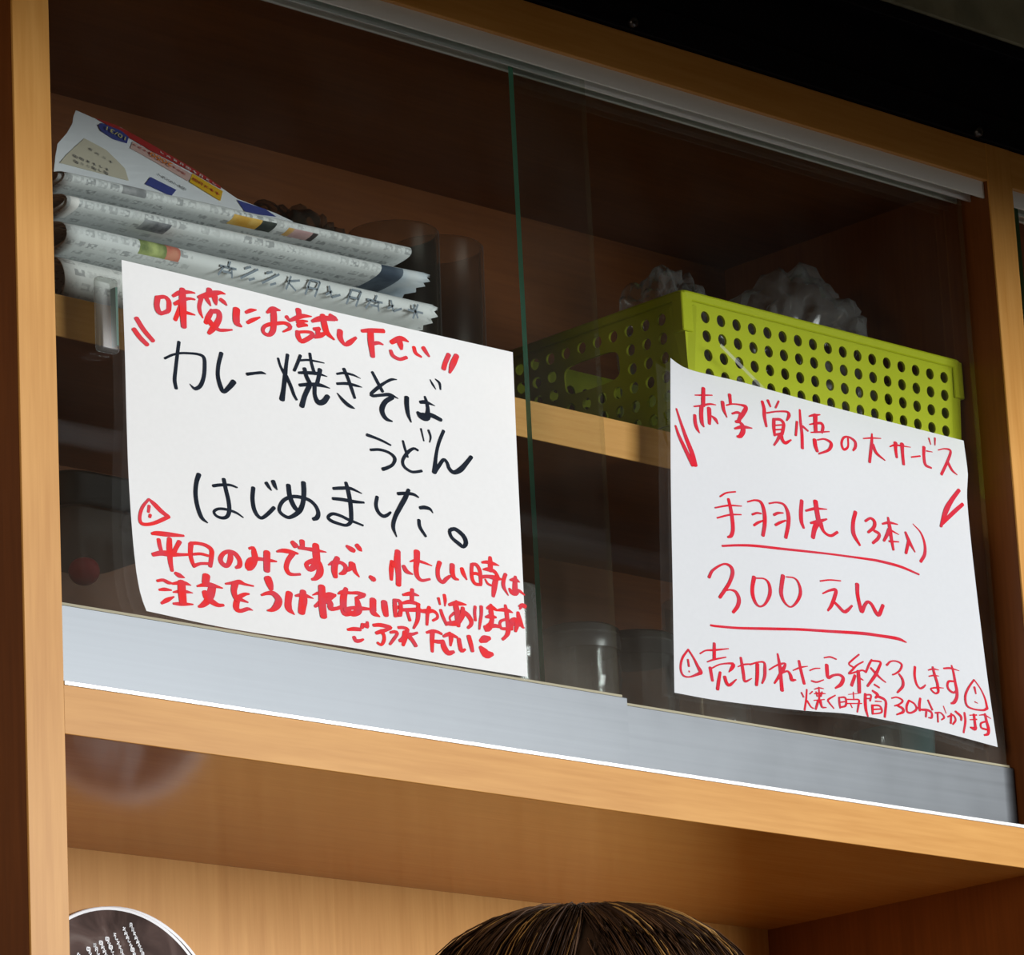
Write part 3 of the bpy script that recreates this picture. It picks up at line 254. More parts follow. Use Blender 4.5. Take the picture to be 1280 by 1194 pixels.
EDGE = {
 'L': {'top': [(648, 3408), (1159, 3407), (1784, 3402), (2403, 3393), (3385, 3397), (4359, 3403)], 'left': [(648, 3408), (656, 2748), (655, 2293), (660, 1832), (686, 1366), (725, 1088), (782, 946)], 'right': [(4359, 3403), (4348, 2644), (4344, 1868), (4340, 1229), (4339, 927)], 'bottom': [(782, 946), (1518, 920), (2593, 928), (3471, 923), (4339, 927)]},
 'R': {'top': [(6241, 3736), (6397, 3682), (6657, 3675), (7049, 3677), (7716, 3659), (8398, 3646), (9712, 3631)], 'left': [(6241, 3736), (6161, 2740), (6107, 1845), (6057, 1051)], 'right': [(9712, 3631), (9733, 3331), (9698, 3167), (9704, 2745), (9739, 2105), (9781, 1538), (9833, 1050)], 'bottom': [(6057, 1051), (6557, 1048), (7462, 1079), (8023, 1116), (8592, 1114), (9172, 1095), (9833, 1050)]},
}

# ================================================================== SETTING
ceil_m, nt, b = mat('grey_green_board'); L = nt.links.new
tc = N(nt, 'ShaderNodeTexCoord'); no = N(nt, 'ShaderNodeTexNoise'); no.inputs['Scale'].default_value = 16; no.inputs['Detail'].default_value = 6
L(tc.outputs['Object'], no.inputs['Vector']); r = ramp(nt, [(0.3, (0.14, 0.145, 0.10)), (0.7, (0.33, 0.335, 0.24))]); L(no.outputs[0], r.inputs[0]); L(r.outputs[0], b.inputs['Base Color']); b.inputs['Roughness'].default_value = 0.9
WALLM = flat('plaster_wall', (0.35, 0.31, 0.25), 0.9)
FLOORM = flat('dark_tile_floor', (0.10, 0.085, 0.07), 0.5)
o = boxobj('floor', -5, 5, -6, 0.6, -Z0 - 0.1, -Z0, FLOORM); tag(o, kind='structure')
o = boxobj('wall_back', -5, 5, 0.345, 0.45, -Z0, 0.92, WALLM); tag(o, kind='structure')
o = boxobj('ceiling', -5, 5, -1.6, 0.45, 0.92, 1.0, ceil_m); tag(o, kind='structure')

# black steel channel running over the cabinet: a web with a lower flange lip, bolted through
bm = new_bm()
box(bm, -1.2, 2.4, 0.004, 0.335, 0.6245, 0.920, 0.0)
box(bm, -1.2, 2.4, -0.004, 0.004, 0.6245, 0.6500, 0.0006)
box(bm, -1.2, 2.4, 0.000, 0.004, 0.6500, 0.6520, 0.0)
box(bm, -1.2, 2.4, -0.010, 0.004, 0.7060, 0.7180, 0.0006)
sof = link('trim_1', bm, BLACK); tag(sof, kind='structure')
for (x, z) in ((0.572, 0.6300), (0.985, 0.6285)):
    bm = new_bm(); lathe(bm, [(0.0002, 0.0050), (0.0030, 0.0048), (0.0042, 0.0035), (0.0042, 0.0)], 0, 0, 12)
    bmesh.ops.rotate(bm, verts=bm.verts, cent=(0, 0, 0), matrix=Matrix.Rotation(math.radians(90), 3, 'X'))
    bmesh.ops.translate(bm, verts=bm.verts, vec=(x, -0.004, z))
    link('bolt', bm, CHROME, sof, True)
# grey-green board above the channel
o = boxobj('wall_upper', -1.2, 2.4, -0.014, 0.004, 0.7185, 0.920, ceil_m); tag(o, kind='structure')

# added unseen board that keeps window light off the cabinet's top
o = boxobj('light_blocker', -3.0, 4.0, -0.60, -0.55, 0.428, 0.92, flat('dark_light_blocker', (0.030, 0.018, 0.010), 0.6, 0, 0.2)); tag(o, kind='structure')

# ================================================================== CABINET
cab = thing('wall_cabinet', (0, 0.155, -Z0), 'maple veneer cabinet with sliding glass doors above an open niche', 'cabinet')
TOPZ, D = 0.6235, 0.311
XL, XM = -0.0317, 1.0
B = 0.0008
# upright boards: the faces take the shade-darkened brown, the front edges are maple banding
def upright(name, x0, x1):
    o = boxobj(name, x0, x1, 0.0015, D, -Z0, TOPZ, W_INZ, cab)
    e = boxobj('edge_band', x0, x1, -0.0005, 0.0015, -Z0, TOPZ, W_Z, o, 0.0004)
    return o
upright('side_panel', XL, 0.0)
upright('partition', XM, XM + 0.0315)
upright('side_panel', 2.0315, 2.063)
for (x0, x1) in ((0.0, XM), (XM + 0.0315, 2.0315)):
    boxobj('top_rail', x0, x1, 0.0, 0.006, 0.590, TOPZ, W_X, cab, 0.0004)
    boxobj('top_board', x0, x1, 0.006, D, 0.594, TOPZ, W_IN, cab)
    bb = boxobj('bottom_board', x0, x1, 0.0015, D, 0.0, 0.0327, W_CEIL, cab)
    boxobj('edge_band', x0, x1, 0.0, 0.0015, 0.0, 0.0327, W_X, bb, 0.0003)
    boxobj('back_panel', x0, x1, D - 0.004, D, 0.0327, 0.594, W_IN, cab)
    boxobj('niche_back_panel', x0, x1, D - 0.004, D, -0.50, 0.0, W_Z, cab)
    boxobj('niche_floor', x0, x1, 0.0, D, -0.532, -0.50, W_X, cab, B)
    boxobj('lower_front', x0, x1, 0.002, 0.020, -Z0, -0.532, W_Z, cab, B)
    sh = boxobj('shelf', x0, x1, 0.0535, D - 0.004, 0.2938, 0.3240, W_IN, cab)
    boxobj('edge_band', x0, x1, 0.052, 0.0535, 0.2938, 0.3240, W_X, sh, 0.0003)

def track_top(x0, x1):
    bm = new_bm()
    box(bm, x0, x1, 0.0045, 0.0065, 0.5755, 0.5935, 0.0003)      # front fascia
    box(bm, x0, x1, 0.0065, 0.0400, 0.5915, 0.5940)              # web
    box(bm, x0, x1, 0.0345, 0.0365, 0.5790, 0.5915, 0.0003)      # rear lip
    t = link('upper_track', bm, ALU_TOP, cab)
    boxobj('middle_lip', x0, x1, 0.0195, 0.0215, 0.5765, 0.5915, ALU_B, t, 0.0003)
def track_low(x0, x1):
    bm = new_bm()
    box(bm, x0, x1, 0.0010, 0.0400, 0.0327, 0.0342)
    box(bm, x0, x1, 0.0180, 0.0195, 0.0342, 0.0380)
    t = link('lower_track', bm, ALU, cab)
    boxobj('front_lip', x0, x1, -0.0006, 0.0012, 0.0327, 0.0357, ALU_B, t, 0.0004)
for (x0, x1) in ((0.0005, XM - 0.0005), (XM + 0.032, 2.031)):
    track_top(x0, x1); track_low(x0, x1)

def door(x0, x1, y, handle=None):
    """sliding door: a bare glass pane with green edges, standing in an aluminium bottom rail"""
    bm = new_bm(); gx0, gx1 = x0 + 0.003, x1 - 0.0050
    fs = box(bm, gx0, gx1, y + 0.0030, y + 0.0080, 0.060, 0.588)
    for f in fs:
        if abs(f.normal.y) < 0.5: f.material_index = 1
    bm.normal_update()
    for f in bm.faces: f.material_index = (2 if f.normal.x > 0.5 else 1) if abs(f.normal.y) < 0.5 else 0
    p = link('sliding_door', bm, [GLASS, GLASS_EDGE, GLASS_END], cab)
    bm = new_bm()
    box(bm, x0, x1, y, y + 0.0028, 0.0350, 0.0885, 0.0005)
    box(bm, x0, x1, y + 0.0082, y + 0.0110, 0.0350, 0.0885, 0.0005)
    box(bm, x0 + 0.0003, x1 - 0.0003, y + 0.0028, y + 0.0082, 0.0352, 0.058)
    r = link('bottom_rail', bm, ALU, p)
    boxobj('gasket', x0 + 0.002, gx1 + 0.001, y + 0.0012, y + 0.0029, 0.0880, 0.0905, GASKET, r)
    if handle:
        hx0, hx1, hz0, hz1 = handle
        bm = new_bm(); box(bm, hx0, hx1, y - 0.0045, y + 0.0029, hz0, hz1, 0.003, 3)
        h = link('pull_handle', bm, ACRYLIC, p, True); h['label'] = 'clear acrylic finger pull'
        boxobj('green_edge', hx1 - 0.0025, hx1 - 0.0005, y - 0.003, y + 0.0025, hz0 + 0.006, hz1 - 0.006, HANDLE_EDGE, h)
    return p
door(0.0008, 0.5335, 0.0050, (0.0385, 0.0565, 0.270, 0.3235))
door(0.4660, 0.9985, 0.0225)
door(1.0440, 1.5700, 0.0050)
door(1.4900, 2.0300, 0.0225)

# ================================================================== PAPER SIGNS
def cr(pts, step):
    """Catmull-Rom resample of (x, z, w) points"""
    if len(pts) == 2:
        a, b_ = pts; n = max(1, int(math.hypot(b_[0] - a[0], b_[1] - a[1]) / step))
        return [tuple(a[k] + (b_[k] - a[k]) * t / n for k in range(3)) for t in range(n + 1)]
    P = [tuple(2 * pts[0][k] - pts[1][k] for k in range(3))] + list(pts) + [tuple(2 * pts[-1][k] - pts[-2][k] for k in range(3))]
    out = []
    for i in range(1, len(P) - 2):
        p0, p1, p2, p3 = P[i - 1:i + 3]
        n = max(2, int(math.hypot(p2[0] - p1[0], p2[1] - p1[1]) / step))
        for s in range(n):
            t = s / n; q = []
            for k in range(3):
                q.append(0.5 * (2 * p1[k] + (p2[k] - p0[k]) * t + (2 * p0[k] - 5 * p1[k] + 4 * p2[k] - p3[k]) * t * t + (3 * p1[k] - p0[k] - 3 * p2[k] + p3[k]) * t ** 3))
            q[2] = max(q[2], 1.5); out.append(tuple(q))
    out.append(P[-2])
    return out

def interp_edge(pts, t):
    d = [0]
    for a, b_ in zip(pts, pts[1:]): d.append(d[-1] + math.hypot(b_[0] - a[0], b_[1] - a[1]))
    s = t * d[-1]
    for i in range(len(pts) - 1):
        if s <= d[i + 1] or i == len(pts) - 2:
            u = (s - d[i]) / max(1e-9, d[i + 1] - d[i])
            return (pts[i][0] + (pts[i + 1][0] - pts[i][0]) * u, pts[i][1] + (pts[i + 1][1] - pts[i][1]) * u)

CAMP = V((-1.7479, -2.2106, -0.6189))
def lift(x, z, y, h):
    """point of the sheet standing h proud of its plane y: the measured plane point moved along its own line of sight"""
    p = V((x, y, z)); d = (CAMP - p); return p + d * (h / abs(d.y))

def paper_sign(key, y, hfun, label, inks, group):
    E = {k: [(a * 1e-4, c * 1e-4) for a, c in v] for k, v in EDGE[key].items()}
    xs = [p[0] for v in E.values() for p in v]; zs = [p[1] for v in E.values() for p in v]
    cx, z0 = sum(xs) / len(xs), min(zs)
    root = thing('paper_sign', (cx, y, z0), label, 'sign', group)
    x0, x1, z1 = min(xs), max(xs), max(zs)
    def H(x, z): return hfun((x - x0) / (x1 - x0), (z - z0) / (z1 - z0))
    nu, nv = 48, 36
    top = cr([(a, c, 1) for a, c in E['top']], 0.01); lef = E['left']; rig = E['right']; bot = cr([(a, c, 1) for a, c in E['bottom']], 0.01)
    lef = cr([(a, c, 1) for a, c in lef], 0.01); rig = cr([(a, c, 1) for a, c in rig], 0.01)
    c00, c10, c01, c11 = lef[-1], rig[-1], lef[0], rig[0]
    bm = new_bm(); g = []
    for j in range(nv + 1):
        v = j / nv; row = []
        l = interp_edge(lef, 1 - v); r2 = interp_edge(rig, 1 - v)
        for i in range(nu + 1):
            u = i / nu
            t = interp_edge(top, u); bo = interp_edge(bot, u)
            q = [(1 - u) * l[k] + u * r2[k] + (1 - v) * bo[k] + v * t[k] - ((1 - u) * (1 - v) * c00[k] + u * (1 - v) * c10[k] + (1 - u) * v * c01[k] + u * v * c11[k]) for k in (0, 1)]
            row.append(bm.verts.new(lift(q[0], q[1], y, H(q[0], q[1]))))
        g.append(row)
    for j in range(nv):
        for i in range(nu):
            bm.faces.new((g[j][i], g[j][i + 1], g[j + 1][i + 1], g[j + 1][i]))
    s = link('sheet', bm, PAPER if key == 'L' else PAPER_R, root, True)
    AX = 0.75
    k0 = 0
    for part, gkey, im in inks:
        bm = new_bm()
        for st in INK[gkey].split(';'):
            pts = [tuple(float(c) for c in p.split(',')) for p in st.split()]
            pts = [(p[0] * AX, p[1], p[2]) for p in pts]
            q = cr(pts, 9.0)
            k0 += 1
            off = 0.00012 + 0.00009 * (k0 % 4)
            def put(a, c, rise=0.0):
                X, Zz = a / AX * 1e-4, c * 1e-4
                return bm.verts.new(lift(X, Zz, y, H(X, Zz) + off + rise))
            Lr, Rr = [], []
            n = len(q)
            dirs = []
            for i in range(n):
                a, c = q[max(0, i - 1)], q[min(n - 1, i + 1)]
                dx, dz = c[0] - a[0], c[1] - a[1]; l = math.hypot(dx, dz) or 1; dirs.append((dx / l, dz / l))
            ring_l = []; ring_r = []
            def add(px, pz, d, wv):
                rise = 0.00007 * len(ring_l) / (n + 6)          # later ink lies over earlier ink where a stroke crosses itself
                ring_l.append(put(px - d[1] * wv, pz + d[0] * wv, rise)); ring_r.append(put(px + d[1] * wv, pz - d[0] * wv, rise))
            w0 = q[0][2] * 0.5; d0 = dirs[0]
            for a in (0.95, 0.75, 0.4):
                add(q[0][0] - d0[0] * w0 * a * 0.75, q[0][1] - d0[1] * w0 * a * 0.75, d0, w0 * math.sqrt(1 - a * a))
            for i in range(n): add(q[i][0], q[i][1], dirs[i], q[i][2] * 0.5)
            w1 = q[-1][2] * 0.5; d1 = dirs[-1]
            for a in (0.4, 0.75, 0.95):
                add(q[-1][0] + d1[0] * w1 * a * 0.75, q[-1][1] + d1[1] * w1 * a * 0.75, d1, w1 * math.sqrt(1 - a * a))
            for i in range(len(ring_l) - 1):
                bm.faces.new((ring_l[i], ring_l[i + 1], ring_r[i + 1], ring_r[i]))
        bmesh.ops.recalc_face_normals(bm, faces=bm.faces)
        o = link(part, bm, im, root)
    return root

def h_left(u, v):
    h = 0.0006 + 0.0009 * math.sin(math.pi * u) * (0.5 + 0.5 * v)
    a = max(0, 1 - u / 0.16); b_ = max(0, 1 - v / 0.55)
    return h + 0.0075 * a * a * b_ + 0.0012 * math.sin(3.3 * u + 1.0) ** 2
def h_right(u, v):
    h = 0.0012 + 0.0035 * math.exp(-((u - 0.40) / 0.16) ** 2) * (0.35 + 0.65 * v) 
    a = max(0, 1 - u / 0.12); t = max(0, (v - 0.75) / 0.25)
    b_ = max(0, 1 - v / 0.30); r2 = max(0, (u - 0.6) / 0.4)
    return h + 0.004 * a * a * t * t + 0.006 * b_ * b_ * r2
paper_sign('L', 0.0078, h_left, 'white paper sign with black and red handwriting, on left glass door', (('red_heading', 'L_head', INK_RED_L), ('black_menu_lines', 'L_menu', INK_BLACK), ('red_note_lines', 'L_note', INK_RED_L)), None)
sign_r = paper_sign('R', 0.0252, h_right, 'white paper sign handwritten all in red with two underlines, on right glass door', (('red_heading', 'R_head', INK_RED_R), ('red_price_lines', 'R_menu', INK_RED_R), ('red_note_lines', 'R_note', INK_RED_R)), None)

bm = new_bm()      # pale slanting strip that paints in a reflection streak on the glass
A_, B_ = V((0.682, 0.0251, 0.3945)), V((0.730, 0.0251, 0.3660)); d_ = (B_ - A_).normalized(); nn = V((-d_.z, 0, d_.x)) * 0.0016
bm.faces.new([bm.verts.new(p) for p in (A_ - nn, B_ - nn, B_ + nn, A_ + nn)])
link('reflection_streak', bm, sheet_glass('reflection_streak', (0.95, 0.95, 0.95), rough=0.2, dust=0.25, milk=(0.7, 0.72, 0.66)), sign_r)

# ================================================================== NEWSPAPERS
def newsprint(name, photos, seed, base=(0.65, 0.68, 0.68), headline=None):
    """printed newspaper: uv = (metres along the roll, metres around it); columns of small type, headline type, photographs"""
    m, nt, b = mat(name); L = nt.links.new
    uv = N(nt, 'ShaderNodeUVMap'); sep = N(nt, 'ShaderNodeSeparateXYZ'); L(uv.outputs[0], sep.inputs[0])
    def rect(u0, u1, v0, v1):
        def gt(s, val, op):
            n = N(nt, 'ShaderNodeMath', operation=op); L(s, n.inputs[0]); n.inputs[1].default_value = val; return n
        a, c, d, e = gt(sep.outputs[0], u0, 'GREATER_THAN'), gt(sep.outputs[0], u1, 'LESS_THAN'), gt(sep.outputs[1], v0, 'GREATER_THAN'), gt(sep.outputs[1], v1, 'LESS_THAN')
        p = N(nt, 'ShaderNodeMath', operation='MULTIPLY'); q = N(nt, 'ShaderNodeMath', operation='MULTIPLY'); r_ = N(nt, 'ShaderNodeMath', operation='MULTIPLY')
        L(a.outputs[0], p.inputs[0]); L(c.outputs[0], p.inputs[1]); L(d.outputs[0], q.inputs[0]); L(e.outputs[0], q.inputs[1]); L(p.outputs[0], r_.inputs[0]); L(q.outputs[0], r_.inputs[1])
        return r_.outputs[0]
    mp = N(nt, 'ShaderNodeMapping'); mp.inputs['Scale'].default_value = (330, 420, 1); mp.inputs['Location'].default_value = (seed, seed * 0.7, 0); L(uv.outputs[0], mp.inputs['Vector'])
    vo = N(nt, 'ShaderNodeTexVoronoi'); vo.inputs['Scale'].default_value = 1.0; vo.distance = 'CHEBYCHEV'; L(mp.outputs[0], vo.inputs['Vector'])
    ty = N(nt, 'ShaderNodeMapRange'); ty.inputs[1].default_value = 0.28; ty.inputs[2].default_value = 0.5; L(vo.outputs['Distance'], ty.inputs[0])
    # where the columns of type stand: broad blocks with white gutters
    mb = N(nt, 'ShaderNodeMapping'); mb.inputs['Scale'].default_value = (48, 26, 1); mb.inputs['Location'].default_value = (seed * 1.3, seed, 0); L(uv.outputs[0], mb.inputs['Vector'])
    br = N(nt, 'ShaderNodeTexBrick'); br.inputs['Scale'].default_value = 1.0; br.inputs['Mortar Size'].default_value = 0.06; br.inputs['Color1'].default_value = (1, 1, 1, 1); br.inputs['Color2'].default_value = (0.15, 0.15, 0.15, 1); br.inputs['Mortar'].default_value = (0, 0, 0, 1)
    L(mb.outputs[0], br.inputs['Vector'])
    am = N(nt, 'ShaderNodeMath', operation='MULTIPLY'); L(ty.outputs[0], am.inputs[0]); L(br.outputs['Color'], am.inputs[1])
    am2 = N(nt, 'ShaderNodeMath', operation='MULTIPLY'); L(am.outputs[0], am2.inputs[0]); am2.inputs[1].default_value = 0.60
    mx = N(nt, 'ShaderNodeMix', data_type='RGBA'); mx.inputs['A'].default_value = (*base, 1); mx.inputs['B'].default_value = (0.10, 0.11, 0.12, 1); L(am2.outputs[0], mx.inputs['Factor'])
    cur = mx.outputs['Result']
    if headline:
        u0, u1, v0, v1, hc = headline
        blank = N(nt, 'ShaderNodeMix', data_type='RGBA'); blank.inputs['B'].default_value = (*base, 1); L(rect(u0 - 0.006, u1 + 0.006, v0 - 0.008, v1 + 0.008), blank.inputs['Factor']); L(cur, blank.inputs['A'])
        cur = blank.outputs['Result']
    for (u0, u1, v0, v1, c0, c1, sc) in photos:
        no = N(nt, 'ShaderNodeTexNoise'); no.inputs['Scale'].default_value = sc; no.inputs['Detail'].default_value = 4; L(uv.outputs[0], no.inputs['Vector'])
        r = ramp(nt, [(0.38, c0), (0.62, c1)]); L(no.outputs[0], r.inputs[0])
        x = N(nt, 'ShaderNodeMix', data_type='RGBA'); L(rect(u0, u1, v0, v1), x.inputs['Factor']); L(cur, x.inputs['A']); L(r.outputs[0], x.inputs['B']); cur = x.outputs['Result']
    L(cur, b.inputs['Base Color']); b.inputs['Roughness'].default_value = 0.75; b.inputs['Specular IOR Level'].default_value = 0.2
    return m

def news_roll(label, x0, x1, yf, zc, hgt, dep, turns, mat_, dz=0.0, dy=0.0, zig=True, seed=0, e=0.72, lab_group='folded newspapers on the shelf'):
    """a newspaper rolled and pressed flat: a spiral sheet drawn out along x; its front fold stands at y = yf"""
    rnd = random.Random(seed)
    yc = yf + dep / 2
    root = thing('rolled_newspaper', ((x0 + x1) / 2, yc, zc - hgt / 2), label, 'newspaper', lab_group)
    # spiral cross-section, starting at the front of the outermost layer
    prof = []; n = 40; T = int(turns * n)
    for i in range(T + 1):
        a = 2 * math.pi * i / n
        k = 1 - 0.30 * i / T
        hy, hz = dep / 2 - 0.0022 * i / n, hgt / 2 - 0.0017 * i / n
        ca, sa = math.cos(a), math.sin(a)
        prof.append((hy * math.copysign(abs(ca) ** e, ca), hz * math.copysign(abs(sa) ** e, sa)))
    s = [0.0]
    for p, q in zip(prof, prof[1:]): s.append(s[-1] + math.hypot(p[0] - q[0], p[1] - q[1]))
    nx = 26
    bm = new_bm(); uvl = bm.loops.layers.uv.new('UVMap'); g = []
    for i, (py, pz) in enumerate(prof):
        row = []
        for j in range(nx + 1):
            t = j / nx
            x = x0 + (x1 - x0) * t
            if j == nx and zig: x += (0.0026 if i % 2 else -0.0026) + 0.004 * (i / len(prof))
            if j == 0: x += 0.0035 * math.sin(i * 0.21 + seed) + 0.004 * (i / len(prof))
            wob = 0.0012 * math.sin(7 * t + seed + pz * 90) + 0.0008 * math.sin(17 * t + 2 * seed)
            row.append(bm.verts.new((x, yc + py + dy * t + wob, zc + pz + dz * t + 0.6 * wob * math.sin(3 * t))))
        g.append(row)
    for i in range(len(prof) - 1):
        for j in range(nx):
            f = bm.faces.new((g[i][j], g[i][j + 1], g[i + 1][j + 1], g[i + 1][j])); f.smooth = True
            for lp, (ii, jj) in zip(f.loops, ((i, j), (i, j + 1), (i + 1, j + 1), (i + 1, j))):
                lp[uvl].uv = (x0 - 0.0118 + (x1 - x0) * jj / nx, s[ii] - s[n // 2])
    o = link('printed_sheet', bm, mat_, root)
    so = o.modifiers.new('thickness', 'SOLIDIFY'); so.thickness = 0.0006; so.offset = 0
    return root
grey, navy = (0.25, 0.27, 0.29), (0.03, 0.05, 0.09)
P_A = newsprint('newsprint_top', [(0.100, 0.122, -0.010, 0.004, (0.22, 0.23, 0.24), (0.42, 0.43, 0.44), 90), (0.205, 0.232, 0.001, 0.012, (0.55, 0.30, 0.04), (0.66, 0.44, 0.12), 60), (0.232, 0.246, 0.001, 0.012, (0.02, 0.03, 0.03), (0.06, 0.07, 0.06), 60), (0.258, 0.264, 0.002, 0.012, (0.55, 0.33, 0.10), (0.6, 0.4, 0.2), 60), (0.264, 0.282, 0.002, 0.012, (0.45, 0.28, 0.29), (0.55, 0.38, 0.36), 60), (0.282, 0.287, 0.002, 0.012, (0.03, 0.03, 0.03), (0.06, 0.05, 0.05), 60)], 3.1)
P_B = newsprint('newsprint_second', [(0.345, 0.366, -0.004, 0.5, (0.04, 0.06, 0.09), (0.16, 0.21, 0.26), 30), (0.366, 0.41, -0.012, 0.5, (0.42, 0.50, 0.57), (0.60, 0.65, 0.68), 30), (0.118, 0.142, 0.002, 0.014, (0.10, 0.11, 0.13), (0.36, 0.38, 0.40), 70), (0.050, 0.060, -0.02, 0.02, (0.80, 0.80, 0.78), (0.86, 0.85, 0.83), 60)], 8.6)
P_C = newsprint('newsprint_third', [(0.112, 0.136, -0.020, 0.006, (0.03, 0.07, 0.02), (0.40, 0.47, 0.18), 45), (0.136, 0.148, -0.020, 0.006, (0.42, 0.06, 0.06), (0.55, 0.24, 0.16), 60)], 5.4, headline=(0.165, 0.385, -0.012, 0.022, grey))
P_D = newsprint('newsprint_bottom', [], 1.7, base=(0.72, 0.73, 0.71))
roll_d = news_roll('thick rolled newspaper at the bottom of the pile behind the acrylic pull', 0.0578, 0.4168, 0.0560, 0.3434, 0.0385, 0.060, 2.6, P_D, 0.0, 0.012, True, 1, 1.0)
roll_c = news_roll('rolled newspaper with big headline characters, third from top of the pile', 0.0578, 0.4078, 0.0575, 0.3758, 0.0255, 0.16, 2.4, P_C, 0.005, 0.0, True, 2)
roll_b = news_roll('rolled newspaper with a blue-grey picture at its right end', 0.0568, 0.4008, 0.0595, 0.3989, 0.0185, 0.15, 2.2, P_B, 0.0075, 0.0, True, 3)
roll_a = news_roll('topmost thin rolled newspaper, straight cut end, under the coloured flyer', 0.0568, 0.3888, 0.0625, 0.4174, 0.0165, 0.13, 2.1, P_A, 0.0080, 0.0, False, 4)

# headline characters on the third newspaper: brush-like strokes turned on their heads, as printed on the folded page
HEAD = flat('headline_print', (0.17, 0.21, 0.25), 0.7)
bm = new_bm(); rnd = random.Random(21)
def mark(bm, p, q, wd, y0):
    d = V((q[0] - p[0], 0, q[1] - p[1])); l = d.length or 1e-6; nrm = V((-d.z, 0, d.x)) / l * wd / 2
    vs = [bm.verts.new((p[0] - nrm.x, y0, p[1] - nrm.z)), bm.verts.new((q[0] - nrm.x, y0, q[1] - nrm.z)), bm.verts.new((q[0] + nrm.x, y0, q[1] + nrm.z)), bm.verts.new((p[0] + nrm.x, y0, p[1] + nrm.z))]
    bm.faces.new(vs)
GLYPHS = [[(0, .5, 1, .5), (.5, 0, .5, 1), (.2, .9, .8, .1)], [(0, .1, 1, .1), (0, .9, 1, .9), (0, .1, 0, .9), (1, .1, 1, .9), (.2, .5, .8, .5), (.5, .25, .5, .8)],
          [(.5, 1, .5, .6), (0, .6, 1, .6), (.25, .6, .1, 0), (.7, .6, .95, 0), (.3, .3, .8, .3)], [(.1, .9, .5, .2), (.5, .2, .95, .5), (.1, .3, .4, .6)],
          [(.3, .95, .3, .05), (.3, .6, .9, .8), (.3, .5, .9, .1)], [(.05, .8, .95, .8), (.3, 1, .3, .6), (.7, 1, .7, .6), (.1, .4, .9, .4), (.5, .55, .2, 0), (.5, .4, .9, .02)],
          [(.1, .1, .9, .9), (.15, .75, .45, .95), (.6, .1, .9, .3)], [(.2, 0, .2, 1), (.2, 1, .8, 1), (.8, 1, .8, 0), (.2, .5, .8, .5)]]
xg = 0.182
while xg < 0.375:
    gl = GLYPHS[rnd.randrange(len(GLYPHS))]; sx, sz = 0.0155, 0.0125
    t = (xg - 0.046) / 0.35
    for (a, c, d, e) in gl:
        y0 = 0.0442 + 0.0012 * math.sin(7 * t + 2) 
        mark(bm, (xg + a * sx + 0.006 * (c - 0.5), 0.3600 + 0.005 * t + c * sz), (xg + d * sx + 0.006 * (e - 0.5), 0.3600 + 0.005 * t + e * sz), 0.0017, y0)
    xg += 0.0205
for v in bm.verts: v.co += V((0.0118, 0.0129, 0.0054))
link('headline', bm, HEAD, roll_c)

# ------------------------------------------------------------------ coloured advertising flyer leaning on the pile
FP0, E1, E2 = V((0.0480, 0.0600, 0.4104)) + 0.060 * (V((0.0480, 0.0600, 0.4104)) - CAMP).normalized(), V((0.9983, 0, 0.0588)), V((-0.0483, 0.5705, 0.8199))
FN = E1.cross(E2)
def fpt(a, c, h=0.0):
    bend = 0.006 * math.sin(max(0, min(1, c / 0.1)) * math.pi) * (1 - a / 0.25)
    return FP0 + E1 * a + E2 * c + FN * (h + bend)
fly = thing('advertising_flyer', (0.10, 0.08, 0.412), 'white advertising flyer with red band and yellow label, leaning on top of newspapers', 'flyer')
def fpoly(name, pts, m, h, sub=1, parent=fly, thick=0.0):
    bm = new_bm()
    vs = [bm.verts.new((a, c, 0)) for a, c in pts]; f = bm.faces.new(vs)
    bmesh.ops.triangulate(bm, faces=[f]); bmesh.ops.subdivide_edges(bm, edges=bm.edges[:], cuts=sub, use_grid_fill=True)
    for v in bm.verts: v.co = fpt(v.co.x, v.co.y, h)
    bm.normal_update()
    for f in bm.faces:
        if f.normal.y > 0: f.normal_flip()
    o = link(name, bm, m, parent)
    if thick: md = o.modifiers.new('thickness', 'SOLIDIFY'); md.thickness = thick; md.offset = -1
    return o
FLY = flat('flyer_paper', (0.82, 0.86, 0.90), 0.5); F_RED = flat('flyer_red', (0.42, 0.03, 0.03), 0.45); F_PINK = flat('flyer_pale_pink', (0.62, 0.42, 0.38), 0.5)
F_YEL = flat('flyer_yellow', (0.72, 0.42, 0.02), 0.5); F_BLUE = flat('flyer_blue', (0.05, 0.07, 0.28), 0.5); F_CREAM = flat('flyer_cream', (0.60, 0.56, 0.44), 0.6); F_GREY = flat('flyer_type', (0.13, 0.13, 0.14), 0.6)
F_OR = flat('flyer_orange', (0.70, 0.20, 0.02), 0.5); F_W = flat('flyer_white_type', (0.7, 0.68, 0.64), 0.5); F_YT = flat('flyer_yellow_type', (0.55, 0.50, 0.18), 0.5)
s_ = -1
outline = [(0.0, 0.0), (0.013, 0.0252), (0.022, 0.0399), (0.0393, 0.0566), (0.0535, 0.0728), (0.0625, 0.086), (0.0709, 0.0964), (0.0821, 0.0898), (0.1043, 0.0831), (0.1297, 0.0612), (0.1564, 0.0414), (0.1807, 0.0172), (0.2137, 0.0077), (0.227, 0.0013)]
fpoly('page', outline, FLY, 0.0, 2, fly, 0.0006)
fpoly('red_band', [(0.084, 0.0888), (0.1012, 0.0838), (0.1309, 0.0600), (0.1581, 0.0395), (0.1700, 0.0278), (0.1690, 0.0245), (0.1483, 0.0385), (0.1177, 0.0560), (0.0975, 0.0740)], F_RED, 0.0005)
fpoly('pink_ribbon', [(0.1051, 0.0640), (0.1477, 0.0355), (0.1373, 0.0261), (0.0966, 0.0535)], F_PINK, 0.0004)
